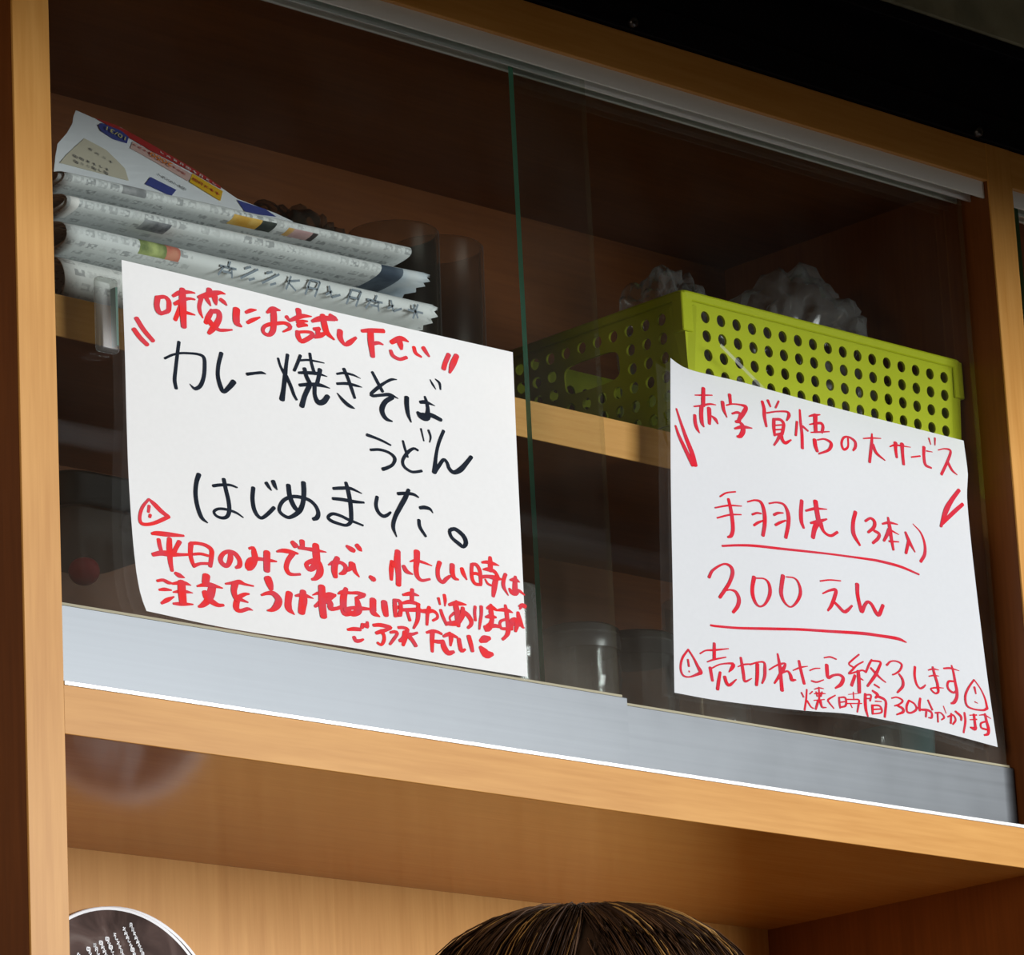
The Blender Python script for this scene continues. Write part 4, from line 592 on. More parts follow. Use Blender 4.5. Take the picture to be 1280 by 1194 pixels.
fpoly('yellow_label', [(0.1475, 0.0372), (0.1690, 0.0222), (0.1600, 0.0095), (0.1385, 0.0254)], F_YEL, 0.0006)
tagp = fpoly('blue_tag', [(0.0863, 0.0825), (0.1009, 0.0767), (0.1043, 0.0692), (0.0966, 0.0591), (0.0851, 0.061), (0.0779, 0.0694), (0.0798, 0.0773)], F_BLUE, 0.0006)
fpoly('cream_panel', [(0.0536, 0.0536), (0.069, 0.0444), (0.0776, 0.0264), (0.0749, 0.0131), (0.0136, 0.0182), (0.0248, 0.0288)], F_CREAM, 0.0004)
fpoly('blue_panel', [(0.0996, 0.0222), (0.1197, 0.013), (0.1107, 0.0047), (0.0901, 0.0129)], F_BLUE, 0.0005)
fpoly('blue_picture', [(0.1790, 0.0150), (0.2041, 0.0100), (0.2110, 0.0028), (0.1800, 0.0004)], F_BLUE, 0.0005)
def ftype(name, m, spots, size, h=0.0009, ang=0.0, seed=3):
    """small printed characters turned upside down on the flyer"""
    rnd = random.Random(seed); bm = new_bm()
    for (a, c) in spots:
        gl = GLYPHS[rnd.randrange(len(GLYPHS))]
        for (p, q, r2, s2) in gl:
            A = V(((p - .5) * size, (q - .5) * size)); Bv = V(((r2 - .5) * size, (s2 - .5) * size))
            ca, sa = math.cos(ang), math.sin(ang)
            A = V((a + A.x * ca - A.y * sa, c + A.x * sa + A.y * ca)); Bv = V((a + Bv.x * ca - Bv.y * sa, c + Bv.x * sa + Bv.y * ca))
            d = (Bv - A); l = d.length or 1e-6; nn = V((-d.y, d.x)) / l * size * 0.07
            bm.faces.new([bm.verts.new(fpt(*z, h)) for z in (A - nn, Bv - nn, Bv + nn, A + nn)])
    return link(name, bm, m, fly)
ang = math.atan2(-0.0627, 0.0863)
def row(p, q, n): return [(p[0] + (q[0] - p[0]) * k / (n - 1), p[1] + (q[1] - p[1]) * k / (n - 1)) for k in range(n)]
ftype('white_type', F_W, row((0.128, 0.0555), (0.164, 0.0290), 9), 0.0036, 0.0010, ang)
ftype('red_type', F_RED, row((0.1035, 0.0585), (0.114, 0.0515), 4) + row((0.128, 0.0420), (0.137, 0.0345), 4), 0.0030, 0.0009, ang, 5)
ftype('label_type', F_RED, row((0.1455, 0.0285), (0.161, 0.0175), 5), 0.0040, 0.0011, ang, 6)
ftype('panel_type', F_GREY, row((0.052, 0.040), (0.066, 0.030), 4) + row((0.032, 0.028), (0.058, 0.0205), 6) + row((0.030, 0.022), (0.055, 0.0165), 6), 0.0032, 0.0009, ang, 7)
ftype('caption_type', F_GREY, row((0.110, 0.026), (0.128, 0.016), 7), 0.0032, 0.0009, ang, 8)

def ftext(name, body, size, at, m, h, ang):
    c = bpy.data.curves.new(name, 'FONT'); c.body = body; c.size = size; c.align_x = 'CENTER'; c.align_y = 'CENTER'; c.extrude = 0.0001
    o = bpy.data.objects.new(name, c); COL.objects.link(o); o.parent = fly
    ca, sa = math.cos(ang), math.sin(ang)
    ex = (E1 * ca + E2 * sa).normalized(); ey = FN.cross(ex).normalized() if False else (E2 * ca - E1 * sa).normalized()
    nz = ex.cross(ey)
    p = fpt(at[0], at[1], h) + V((0, 0, Z0)) - fly.location
    o.matrix_local = Matrix(((ex.x, ey.x, nz.x, p.x), (ex.y, ey.y, nz.y, p.y), (ex.z, ey.z, nz.z, p.z), (0, 0, 0, 1)))
    dg = bpy.context.evaluated_depsgraph_get(); me = bpy.data.meshes.new_from_object(o.evaluated_get(dg))
    ob = bpy.data.objects.new(name, me); COL.objects.link(ob); ob.parent = fly; ob.matrix_local = o.matrix_local.copy()
    bpy.data.objects.remove(o); bpy.data.curves.remove(c)
    me.materials.clear(); me.materials.append(m)
    return ob
# the flyer's front looks to -FN or +FN; its print is turned upside down
FLIP = math.pi
ftext('date_type', '10/31', 0.0085, (0.0915, 0.0690), F_YT, 0.0016, ang + FLIP)
ftext('number_type', '2000', 0.0095, (0.1215, 0.0455), F_OR, 0.0016, ang + FLIP)

# ================================================================== BASKET
def cell(bm, P, u0, u1, v0, v1, cu, cv, ru, rv, n=16, e=1.0):
    """a rectangular patch of wall with an oval hole in it; P maps (u, v) to a point"""
    inn, out = [], []
    for k in range(n):
        a = 2 * math.pi * (k + 0.5) / n; ca, sa = math.cos(a), math.sin(a)
        inn.append(bm.verts.new(P(cu + ru * math.copysign(abs(ca) ** e, ca), cv + rv * math.copysign(abs(sa) ** e, sa))))
        m = max(abs(ca), abs(sa)); qa, qs = ca / m, sa / m
        out.append(bm.verts.new(P((u0 + u1) / 2 + qa * (u1 - u0) / 2, (v0 + v1) / 2 + qs * (v1 - v0) / 2)))
    for k in range(n):
        bm.faces.new((out[k], out[(k + 1) % n], inn[(k + 1) % n], inn[k]))
    # corner triangles that the ring of spokes leaves open
    cs = [(u1, v1), (u0, v1), (u0, v0), (u1, v0)]
    for i, c in enumerate(cs):
        k = i * n // 4 + n // 8 - 1
        bm.faces.new((out[k], bm.verts.new(P(*c)), out[(k + 1) % n]))
LIME = flat('lime_green_plastic', (0.43, 0.48, 0.010), 0.5, 0, 0.18)
BX0, BX1, BY0, BY1, BZ0, BZ1 = 0.6600, 0.9945, 0.0425, 0.250, 0.3242, 0.4400
bas = thing('perforated_basket', ((BX0 + BX1) / 2, (BY0 + BY1) / 2, BZ0), 'lime green plastic basket with round holes on the shelf behind right sign', 'basket')
def taper(x, y, z):
    k = 1 - 0.035 * (1 - (z - BZ0) / (BZ1 - BZ0)); cx, cy = (BX0 + BX1) / 2, (BY0 + BY1) / 2
    return (cx + (x - cx) * k, cy + (y - cy) * (1 - 0.02 * (1 - (z - BZ0) / (BZ1 - BZ0))) , z)
bm = new_bm()
zt, zb = BZ1 - 0.0105, BZ0 + 0.012
nc, nr = 17, 6
def wallfun(side):
    if side == 'front': return lambda u, v: taper(BX0 + u * (BX1 - BX0), BY0, v)
    if side == 'back': return lambda u, v: taper(BX0 + u * (BX1 - BX0), BY1, v)
    if side == 'left': return lambda u, v: taper(BX0, BY0 + u * (BY1 - BY0), v)
    return lambda u, v: taper(BX1, BY0 + u * (BY1 - BY0), v)
def quad(P, u0, u1, v0, v1, n=1):
    for i in range(n):
        a, c = u0 + (u1 - u0) * i / n, u0 + (u1 - u0) * (i + 1) / n
        bm.faces.new([bm.verts.new(P(*q)) for q in ((a, v0), (c, v0), (c, v1), (a, v1))])
for side in ('front', 'back', 'left', 'right'):
    P = wallfun(side); ln = (BX1 - BX0) if side in ('front', 'back') else (BY1 - BY0)
    n = nc if side in ('front', 'back') else 10
    m0 = 0.0135 / ln
    pu = (1 - 2 * m0) / n; pv = (zt - zb) / nr
    quad(P, 0, m0, zb, zt); quad(P, 1 - m0, 1, zb, zt); quad(P, 0, 1, zt, BZ1); quad(P, 0, 1, BZ0, zb)
    for j in range(nr):
        for i in range(n):
            u0 = m0 + i * pu
            if side in ('left', 'right') and 3 <= i <= 6 and j in (3, 4):
                if i == 3 and j == 3:
                    cell(bm, P, u0, u0 + 4 * pu, zb + 3 * pv, zb + 5 * pv, u0 + 2 * pu, zb + 4 * pv, 1.75 * pu, 0.8 * pv, 24, 0.45)
                continue
            cell(bm, P, u0, u0 + pu, zb + j * pv, zb + (j + 1) * pv, u0 + pu / 2, zb + (j + 0.5) * pv, 0.0049 / ln, 0.0049)
quad(lambda u, v: taper(BX0 + u * (BX1 - BX0), BY0 + v * (BY1 - BY0), BZ0), 0, 1, 0, 1)
bmesh.ops.remove_doubles(bm, verts=bm.verts, dist=0.00002)
bmesh.ops.recalc_face_normals(bm, faces=bm.faces)
o = link('body', bm, LIME, bas)
so = o.modifiers.new('thickness', 'SOLIDIFY'); so.thickness = 0.0022; so.offset = -1
# rolled rim with a short skirt standing just proud of the wall
bm = new_bm()
def ring(off, z):
    r = 0.006; pts = []
    x0, x1, y0, y1 = BX0 - off, BX1 + off, BY0 - off, BY1 + off
    for (cx, cy, a0) in ((x1 - r, y1 - r, 0), (x0 + r, y1 - r, 90), (x0 + r, y0 + r, 180), (x1 - r, y0 + r, 270)):
        for k in range(5):
            a = math.radians(a0 + 90 * k / 4); pts.append(bm.verts.new((cx + r * math.cos(a), cy + r * math.sin(a), z)))
    return pts
rg = [ring(0.0006, BZ1 - 0.007), ring(0.0016, BZ1 - 0.006), ring(0.0020, BZ1 - 0.001), ring(0.0012, BZ1 + 0.0006), ring(-0.0020, BZ1 + 0.0006), ring(-0.0024, BZ1 - 0.004)]
for a, c in zip(rg, rg[1:]):
    for k in range(len(a)): bm.faces.new((a[k], a[(k + 1) % len(a)], c[(k + 1) % len(a)], c[k]))
link('rim', bm, LIME, bas)
for (cx, cy) in ((BX1, BY0), (BX0, BY0), (BX0, BY1), (BX1, BY1)):
    sx = -1 if cx == BX1 else 1; sy = 1 if cy == BY0 else -1
    xa, xb = sorted((cx - sx * 0.0022, cx + sx * 0.010)); ya, yb = sorted((cy - sy * 0.0016, cy + sy * 0.010))
    boxobj('corner_lug', xa, xb, ya, yb, BZ1 - 0.033, BZ1 - 0.001, LIME, bas, 0.0008)

# ================================================================== CRUMPLED BAGS
def crumple(name, loc, rx, ry, rz, m, label, cat, seed, knot=(0.0, 0.0), group=None):
    """a limp clear bag: a rounded mound drawn up to a loose gathered top, with pinched creases"""
    bm = new_bm(); bmesh.ops.create_icosphere(bm, subdivisions=5, radius=1.0)
    sg = lambda a, e: math.copysign(abs(a) ** e, a)
    for v in bm.verts:
        d = v.co.normalized(); b_ = V((sg(d.x, 0.75), sg(d.y, 0.75), sg(d.z, 0.75)))
        q = d * 1.5 + V((seed * 3.7, seed, 0))
        r = 1 + 0.20 * noise.noise(q) + 0.09 * noise.noise(q * 2.4) + 0.05 * noise.noise(q * 5)
        c1 = abs(noise.noise(d * 2.3 + V((seed, 7, seed)))); c2 = abs(noise.noise(d * 4.1 + V((3, seed, 1))))
        r -= 0.13 * max(0.0, 0.22 - c1) / 0.22 + 0.06 * max(0.0, 0.2 - c2) / 0.2
        up = max(0.0, d.z)
        v.co = V((b_.x * rx * r + knot[0] * up, b_.y * ry * r + knot[1] * up, b_.z * r))
    z0, z1 = min(v.co.z for v in bm.verts), max(v.co.z for v in bm.verts)
    for v in bm.verts: v.co.z = (v.co.z - z0) / (z1 - z0) * rz
    zmin = min(v.co.z for v in bm.verts)
    for v in bm.verts: v.co = V((loc[0] + v.co.x, loc[1] + v.co.y, loc[2] + v.co.z - zmin))
    o = link(name, bm, m, None, True)
    base = V((loc[0], loc[1], loc[2] + Z0))
    o.data.transform(Matrix.Translation(-base)); o.location = base
    return tag(o, label, cat, group)
crumple('plastic_bag', (0.878, 0.130, 0.3272), 0.066, 0.055, 0.198, FILM, 'large crumpled clear plastic bag standing out of the green basket', 'bag', 1.3, (0.012, 0.0))
crumple('plastic_bag', (0.728, 0.130, 0.3272), 0.034, 0.040, 0.168, FILM, 'small crumpled clear plastic bag at the left corner of green basket', 'bag', 2.9)
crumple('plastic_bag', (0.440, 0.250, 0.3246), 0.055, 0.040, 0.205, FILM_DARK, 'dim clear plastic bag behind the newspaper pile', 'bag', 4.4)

# ================================================================== GLASSWARE
def tumbler(x, y, zb, r, h, label, flare=1.0, ribs=0, group='drinking glasses on the lower shelf', kind='drinking_glass', rim=0.0012, cat='glass', gm=None):
    t = thing(kind, (x, y, zb), label, cat, group)
    bm = new_bm()
    pr = [(0.001, zb + 0.0005), (r * 0.86, zb + 0.0005), (r * 0.94, zb + 0.004), (r, zb + 0.02)]
    n = 26
    for k in range(1, n + 1):
        z = zb + 0.02 + (h - 0.02) * k / n
        rr = r * (1 + (flare - 1) * k / n)
        if ribs and k > n - 10: rr += ribs * math.sin((k - n + 10) * math.pi / 2.0) ** 2
        pr.append((rr, z))
    rt = pr[-1][0]
    pr += [(rt - rim, zb + h + rim), (rt - 2 * rim, zb + h)]
    pr += [(rt - 2.4 * rim, zb + h * 0.7), (r * 0.88, zb + 0.02), (r * 0.7, zb + 0.012), (0.001, zb + 0.010)]
    lathe(bm, pr, x, y, 36)
    link('bowl', bm, gm or CUP_GLASS, t)
    return t
LZ = 0.0330
def jar(x, y, r, h, label, lid_m, group='lidded jars on the lower shelf'):
    t = tumbler(x, y, LZ, r, h, label, 1.0, 0.0014, group, 'glass_jar', 0.0012, 'jar')
    bm = new_bm(); lathe(bm, [(0.001, LZ + h + 0.0035), (r * 0.9, LZ + h + 0.0035), (r + 0.0008, LZ + h + 0.001), (r + 0.0016, LZ + h - 0.012), (r + 0.0012, LZ + h - 0.016)], x, y, 36)
    link('lid', bm, lid_m, t)
    return t
LIDM = flat('dark_jar_lid', (0.035, 0.035, 0.037), 0.3, 0.0, 0.5)
tumbler(0.515, 0.115, LZ, 0.030, 0.158, 'tall drinking glass just right of left sign, behind the green door edge', 1.0, 0.001)
jar(0.588, 0.105, 0.030, 0.132, 'clear jar with dark lid, left of two between the signs', LIDM)
jar(0.668, 0.125, 0.033, 0.140, 'ribbed clear jar with dark lid, beside right sign edge', LIDM)
tumbler(0.745, 0.120, LZ, 0.032, 0.180, 'tall drinking glass half hidden by the left edge of right sign', 1.05, 0.0)
tumbler(0.915, 0.105, LZ, 0.028, 0.098, 'short drinking glass under the bottom edge of right sign', 1.0, 0.0)
TEAL = flat('teal_glazed_cup', (0.05, 0.11, 0.115), 0.3)
t = thing('teal_cup', (0.960, 0.115, LZ), 'dark teal cup under the bottom edge of right sign', 'cup')
bm = new_bm(); lathe(bm, [(0.001, LZ), (0.020, LZ), (0.024, LZ + 0.004), (0.032, LZ + 0.06), (0.034, LZ + 0.098), (0.0315, LZ + 0.0985), (0.029, LZ + 0.06), (0.02, LZ + 0.01), (0.001, LZ + 0.008)], 0.960, 0.115, 32); link('bowl', bm, TEAL, t)
# tall clear cups on the upper shelf behind the newspapers
SZ = 0.3244
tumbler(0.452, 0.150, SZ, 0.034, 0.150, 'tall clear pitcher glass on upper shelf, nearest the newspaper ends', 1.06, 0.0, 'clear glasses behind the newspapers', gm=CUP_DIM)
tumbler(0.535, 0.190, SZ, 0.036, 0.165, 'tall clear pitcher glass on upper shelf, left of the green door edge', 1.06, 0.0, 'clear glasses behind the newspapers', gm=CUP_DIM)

# ------------------------------------------------------------------ clear tub with a black lid and a red ball, lower left
TUB = sheet_glass('cloudy_tub_plastic', (0.80, 0.79, 0.78), rough=0.15, ior=1.45, dust=0.08, milk=(0.7, 0.68, 0.68))
t = thing('clear_tub', (0.125, 0.135, LZ), 'cloudy clear plastic tub with black lid at the lower left', 'tub')
bm = new_bm()
def rrect(x0, x1, y0, y1, r, z, n=5):
    out = []
    for (cx, cy, a0) in ((x1 - r, y1 - r, 0), (x0 + r, y1 - r, 90), (x0 + r, y0 + r, 180), (x1 - r, y0 + r, 270)):
        for k in range(n): a = math.radians(a0 + 90 * k / (n - 1)); out.append((cx + r * math.cos(a), cy + r * math.sin(a), z))
    return out
def loft(bm, rings, cap0=False, cap1=False):
    R = [[bm.verts.new(p) for p in r] for r in rings]
    for a, c in zip(R, R[1:]):
        for k in range(len(a)): f = bm.faces.new((a[k], a[(k + 1) % len(a)], c[(k + 1) % len(a)], c[k])); f.smooth = True
    if cap0: bm.faces.new(list(reversed(R[0])))
    if cap1: bm.faces.new(R[-1])
loft(bm, [rrect(0.062, 0.190, 0.068, 0.205, 0.014, LZ + 0.0005), rrect(0.060, 0.192, 0.066, 0.207, 0.016, LZ + 0.006), rrect(0.056, 0.196, 0.062, 0.211, 0.018, LZ + 0.120), rrect(0.054, 0.198, 0.060, 0.213, 0.018, LZ + 0.122), rrect(0.054, 0.198, 0.060, 0.213, 0.018, LZ + 0.127), rrect(0.056, 0.196, 0.062, 0.211, 0.018, LZ + 0.130), rrect(0.056, 0.196, 0.062, 0.211, 0.018, LZ + 0.146)], True)
link('body', bm, TUB, t)
bm = new_bm()
loft(bm, [rrect(0.053, 0.199, 0.059, 0.214, 0.019, LZ + 0.1465), rrect(0.052, 0.200, 0.058, 0.215, 0.020, LZ + 0.150), rrect(0.052, 0.200, 0.058, 0.215, 0.020, LZ + 0.168), rrect(0.054, 0.198, 0.060, 0.213, 0.019, LZ + 0.171)], True, True)
link('lid', bm, flat('black_plastic_lid', (0.010, 0.011, 0.014), 0.4), t)
bm = new_bm(); bmesh.ops.create_uvsphere(bm, u_segments=28, v_segments=18, radius=0.0108)
for v in bm.verts:
    v.co.z *= 0.93 - 0.10 * max(0, 1 - (v.co.xy.length / 0.008)) * (1 if v.co.z > 0 else 0); v.co += V((0.0790, 0.0745, LZ + 0.1040))
# the ball lies on a pile of clear film inside the tub
o = link('red_ball', bm, flat('dull_red_ball', (0.80, 0.02, 0.04), 0.35), t, True)
o['label'] = 'small red ball inside the tub'

# ================================================================== ROUND CARDS ON THE NICHE WALL
DISC = None
m, nt, b = mat('dark_photo_print'); L = nt.links.new
tc = N(nt, 'ShaderNodeTexCoord'); n1 = N(nt, 'ShaderNodeTexNoise'); n1.inputs['Scale'].default_value = 26; n1.inputs['Detail'].default_value = 6; n1.inputs['Distortion'].default_value = 0.8
L(tc.outputs['Object'], n1.inputs['Vector']); r = ramp(nt, [(0.38, (0.040, 0.024, 0.020)), (0.55, (0.090, 0.058, 0.050)), (0.75, (0.24, 0.20, 0.18))]); L(n1.outputs[0], r.inputs[0]); L(r.outputs[0], b.inputs['Base Color']); b.inputs['Roughness'].default_value = 0.6; b.inputs['Specular IOR Level'].default_value = 0.08
DISC = m
RIMW = flat('white_card_rim', (0.80, 0.83, 0.86), 0.45)
def card(cx, cz, y, rad, label, text):
    t = thing('round_card', (cx, y, cz - rad), label, 'card', 'round cards pinned to the niche wall')
    bm = new_bm(); n = 96
    def ringv(r, yy): return [bm.verts.new((cx + r * math.cos(2 * math.pi * k / n), yy, cz + r * math.sin(2 * math.pi * k / n))) for k in range(n)]
    a, c, d, e = ringv(rad - 0.0026, y - 0.0012), ringv(rad - 0.0006, y - 0.0014), ringv(rad, y - 0.0008), ringv(rad, y)
    for p, q in ((a, c), (c, d), (d, e)):
        for k in range(n): bm.faces.new((p[k], p[(k + 1) % n], q[(k + 1) % n], q[k]))
    bm.faces.new(e)
    link('rim', bm, RIMW, t)
    bm = new_bm(); c0 = ringv(rad - 0.0026, y - 0.00115); bm.faces.new(list(reversed(c0))); link('picture', bm, DISC, t)
    if text:
        bm = new_bm(); rnd = random.Random(9)
        dn = V((0.00143, 0, -0.00283)) * 1.05                # reading direction: downwards, leaning right
        for ci, (sx_, sz_) in enumerate([(0.2980, -0.0543), (0.2913, -0.0576), (0.2823, -0.0626), (0.2751, -0.0664), (0.2691, -0.0697), (0.2632, -0.0720), (0.2572, -0.0753), (0.2478, -0.0802)]):
            p0 = V((sx_, y - 0.0016, sz_))
            for k in range(14 + ci):
                p = p0 + dn * k; gl = GLYPHS[rnd.randrange(len(GLYPHS))]; s2 = 0.0030
                for (A, Bq, Cq, Dq) in gl:
                    a1 = p + V(((A - .5) * s2, 0, (Bq - .5) * s2)); a2 = p + V(((Cq - .5) * s2, 0, (Dq - .5) * s2))
                    if ((a1.x - cx) ** 2 + (a1.z - cz) ** 2) > (rad - 0.006) ** 2: continue
                    d_ = a2 - a1; l = d_.length or 1e-6; nn = V((-d_.z, 0, d_.x)) / l * 0.00040
                    bm.faces.new([bm.verts.new(z) for z in (a1 - nn, a2 - nn, a2 + nn, a1 + nn)])
        link('white_writing', bm, RIMW, t)
    return t
card(0.2905, -0.1395, 0.3068, 0.099, 'rear round white-rimmed card, showing as second rim at the right', False)
card(0.2845, -0.1400, 0.3046, 0.0985, 'round dark picture card with white rim and white vertical writing', True)

# ================================================================== PERSON standing in front of the niche, head just in view
PX, PY = -0.352, -0.815
HT = 1.5215                                   # top of the hair above the floor
person = thing('person', (PX, PY, -Z0), 'person standing below the cabinet, only the top of the head in view', 'person')
SKIN = flat('skin', (0.55, 0.32, 0.22), 0.5); SHIRT = flat('dark_shirt', (0.05, 0.05, 0.06), 0.85); TROU = flat('dark_trousers', (0.02, 0.022, 0.03), 0.85)
def skin_body(name, verts, edges, m, parent, root=0, sub=2):
    me = bpy.data.meshes.new(name); me.from_pydata([(v[0], v[1], v[2]) for v in verts], edges, [])
    o = bpy.data.objects.new(name, me); COL.objects.link(o); o.parent = parent
    md = o.modifiers.new('skin', 'SKIN')
    lay = me.skin_vertices[0].data if me.skin_vertices else None
    if lay is None:
        me.attributes; bpy.context.view_layer.objects.active = o
    for i, v in enumerate(verts):
        sv = me.skin_vertices[0].data[i]; sv.radius = (v[3], v[4] if len(v) > 4 else v[3]); sv.use_root = (i == root)
    md.use_smooth_shade = True
    ss = o.modifiers.new('smooth', 'SUBSURF'); ss.levels = sub; ss.render_levels = sub
    me.materials.append(m)
    return o
# joints, in metres from the standing point: the person faces the cabinet (+y)
Vv, Ee = [], []
def add(p, r, prev=None, r2=None):
    Vv.append((p[0], p[1], p[2], r, r2 or r)); i = len(Vv) - 1
    if prev is not None: Ee.append((prev, i))
    return i
pel = add((0, 0, 0.80), 0.125, None, 0.095)
wai = add((0, 0.0, 0.93), 0.105, pel, 0.08)
che = add((0, 0.0, 1.10), 0.130, wai, 0.09)
sho = add((0, -0.01, 1.225), 0.085, che, 0.07)
nek = add((0, 0.0, 1.29), 0.046, sho)
jaw = add((0, 0.022, 1.345), 0.052, nek, 0.058)
hed = add((0, 0.012, 1.41), 0.066, jaw, 0.080)
crn = add((0, 0.004, 1.462), 0.050, hed, 0.060)
for s in (-1, 1):
    a = add((s * 0.150, -0.01, 1.205), 0.048, sho); a = add((s * 0.185, -0.01, 1.07), 0.038, a); a = add((s * 0.200, 0.0, 0.95), 0.033, a)
    a = add((s * 0.205, 0.03, 0.83), 0.027, a); wr = add((s * 0.205, 0.05, 0.745), 0.021, a); pm = add((s * 0.203, 0.058, 0.690), 0.026, wr, 0.014)
    for k, (dy, ln) in enumerate(((0.026, 0.062), (0.010, 0.070), (-0.007, 0.066), (-0.022, 0.052))):
        f = add((s * 0.202, 0.060 + dy, 0.655), 0.0085, pm); f = add((s * 0.197, 0.063 + dy, 0.655 - ln * 0.55), 0.0080, f); add((s * 0.188, 0.066 + dy, 0.655 - ln), 0.0068, f)
    t_ = add((s * 0.190, 0.088, 0.700), 0.0100, pm); add((s * 0.182, 0.103, 0.672), 0.0085, t_)
    h = add((s * 0.085, 0, 0.74), 0.082, pel); h = add((s * 0.092, 0.005, 0.60), 0.066, h); h = add((s * 0.094, 0.012, 0.43), 0.050, h); h = add((s * 0.094, -0.005, 0.28), 0.047, h)
    an = add((s * 0.094, -0.02, 0.075), 0.033, h); to = add((s * 0.098, 0.06, 0.035), 0.032, an, 0.028); add((s * 0.100, 0.13, 0.026), 0.028, to, 0.022)
no_ = add((0, 0.088, 1.392), 0.010, hed)
for s in (-1, 1): add((s * 0.071, 0.005, 1.395), 0.014, hed)
body = skin_body('body', Vv, Ee, SKIN, person)
Vs, Es = Vv, Ee
def sub_chain(name, pts, m):
    vs, es = [], []
    for p, r, r2, pr in pts:
        vs.append((*p, r, r2)); 
        if pr is not None: es.append((pr, len(vs) - 1))
    return skin_body(name, vs, es, m, person)
sp = [((0, 0, 0.70), 0.185, 0.155, None), ((0, 0, 0.93), 0.150, 0.118, 0), ((0, 0, 1.10), 0.172, 0.125, 1), ((0, -0.01, 1.222), 0.125, 0.105, 2), ((0, -0.004, 1.290), 0.066, 0.066, 3)]
for s in (-1, 1):
    k = len(sp); sp += [((s * 0.152, -0.01, 1.205), 0.072, 0.072, 3), ((s * 0.187, -0.01, 1.07), 0.058, 0.058, k), ((s * 0.198, -0.003, 0.98), 0.052, 0.052, k + 1)]
sub_chain('shirt', sp, SHIRT)
tp = [((0, 0, 0.93), 0.150, 0.118, None), ((0, 0, 0.79), 0.158, 0.124, 0)]
for s in (-1, 1):
    k = len(tp); tp += [((s * 0.087, 0, 0.72), 0.092, 0.092, 1), ((s * 0.093, 0.005, 0.58), 0.077, 0.077, k), ((s * 0.095, 0.01, 0.42), 0.064, 0.064, k + 1), ((s * 0.095, -0.005, 0.22), 0.058, 0.058, k + 2), ((s * 0.095, -0.012, 0.10), 0.054, 0.054, k + 3)]
sub_chain('trousers', tp, TROU)

# hair: a full cap over the skull falling to the shoulders, and fine strands combed from a parting
def hair_pt(az, t, off=0.0):
    """az around the head, t from 0 (crown) down; superellipse in profile"""
    p = 2.5
    A, Bq, Hh = 0.0815, 0.094, 0.092
    z0 = HT - Hh
    if t < 1:
        th = t * math.pi / 2
        rr = math.sin(th) ** (2 / p); zz = z0 + Hh * math.cos(th) ** (2 / p)
    else:
        rr = 1 + 0.10 * math.sin(min(1, (t - 1)) * math.pi * 0.5); zz = z0 - (t - 1) * 0.20
    r = rr
    return V(((A * r + off * math.sin(min(t, 1) * 1.57)) * math.cos(az), (Bq * r + off * math.sin(min(t, 1) * 1.57)) * math.sin(az), zz + off * math.cos(min(t, 1) * 1.57)))
# the parting runs across the crown as seen from the seat; the camera looks along (0.70, 0.71)
ORI = V((PX, PY, 0))
HAIR_D = flat('dark_brown_hair', (0.055, 0.030, 0.020), 0.5, 0, 0.22); HAIR_M = flat('mid_brown_hair', (0.12, 0.062, 0.033), 0.5, 0, 0.22); HAIR_G = flat('golden_brown_hair', (0.55, 0.33, 0.12), 0.5, 0, 0.25)
bm = new_bm(); n = 64; rows = []
for j in range(29):
    t = j / 28 * 1.75
    row = []
    for k in range(n):
        az = 2 * math.pi * k / n
        tt = t
        if t > 0.95:
            face = max(0.0, math.sin(az)) ** 2      # the face side (+y) stays open below the fringe
            tt = 0.95 + (t - 0.95) * (1 - 0.95 * face)
        p = hair_pt(az, max(tt, 0.002), -0.001 + 0.0008 * math.sin(az * 23 + 3 * t))
        row.append(bm.verts.new((PX + p.x, PY + p.y, p.z - Z0)))
    rows.append(row)
for a, c in zip(rows, rows[1:]):
    for k in range(n): f = bm.faces.new((a[k], a[(k + 1) % n], c[(k + 1) % n], c[k])); f.smooth = True
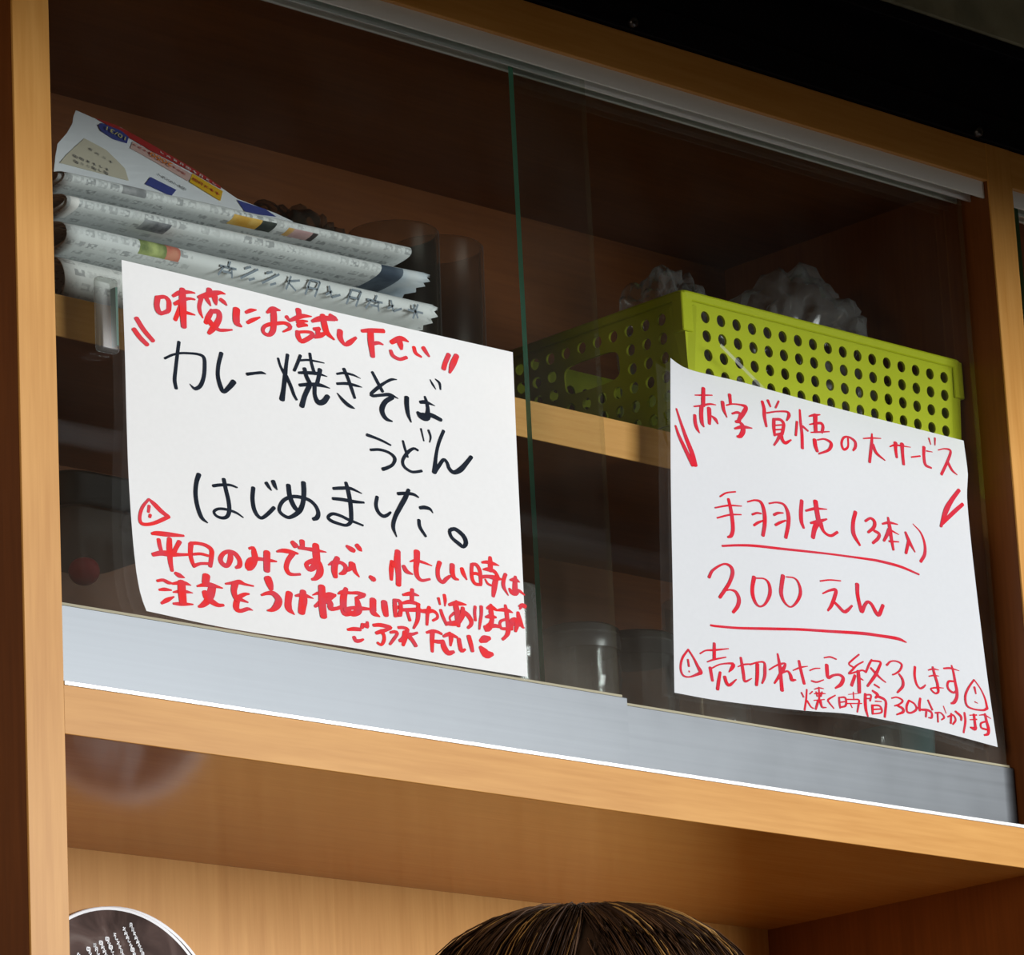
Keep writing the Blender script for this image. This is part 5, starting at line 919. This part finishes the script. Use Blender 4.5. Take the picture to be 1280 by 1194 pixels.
bm.faces.new(list(reversed(rows[0]))); bm.faces.new(rows[-1])
hair = link('hair', bm, HAIR_D, person)
rnd = random.Random(5); bm = new_bm()
part_dir = V((0.70, 0.71, 0)); side = V((0.71, -0.70, 0))
for i in range(1500):
    s = rnd.choice((-1, 1)); u = rnd.uniform(-0.8, 0.8)
    # start near the parting line, end far down one side
    A0 = rnd.uniform(0.01, 0.10) if rnd.random() < 0.75 else rnd.uniform(0.10, 0.7)
    spread = rnd.uniform(-1.65, 1.65)
    off = abs(rnd.gauss(0, 0.0012)) + (0.003 * rnd.random() if rnd.random() < 0.05 else 0)
    pts = []; m = 16; wob = rnd.uniform(-0.18, 0.18); ph = rnd.uniform(0, 6)
    base = math.atan2(side.y * s, side.x * s); rnd_end = rnd.uniform(1.66, 1.78)
    for k in range(m):
        f = k / (m - 1)
        t = A0 + (rnd_end - A0) * f
        az = base + spread * (1 - 0.35 * f) + wob * math.sin(3 * f + ph) * f
        if t > 0.95: t = 0.95 + (t - 0.95) * (1 - 0.95 * max(0, math.sin(az)) ** 2)
        p = hair_pt(az, t, off * (0.4 + 0.6 * math.sin(math.pi * min(1, f * 1.1 + 0.1))))
        pts.append(V((PX + p.x, PY + p.y, p.z - Z0)))
    x = rnd.random()
    streak = 1 if (s < 0 and abs(spread - 1.18) < 0.10) or (s > 0 and (abs(spread + 1.30) < 0.07 or abs(spread + 0.55) < 0.28)) else 0
    mi = 2 if (streak and x < 0.22) or x < 0.015 else (1 if x < 0.40 else 0)
    tube(bm, pts, [0.00042 * (1 - 0.7 * (k / (m - 1)) ** 3) for k in range(m)], 3, mi)
st = link('hair_strands', bm, [HAIR_D, HAIR_M, HAIR_G], hair); st['kind'] = 'stuff'
EYE = flat('eye', (0.05, 0.03, 0.02), 0.2)
for s in (-1, 1):
    bm = new_bm(); bmesh.ops.create_uvsphere(bm, u_segments=14, v_segments=8, radius=0.011)
    for v in bm.verts: v.co += V((PX + s * 0.030, PY + 0.076, 1.412 - Z0))
    link('eye', bm, EYE, person, True)
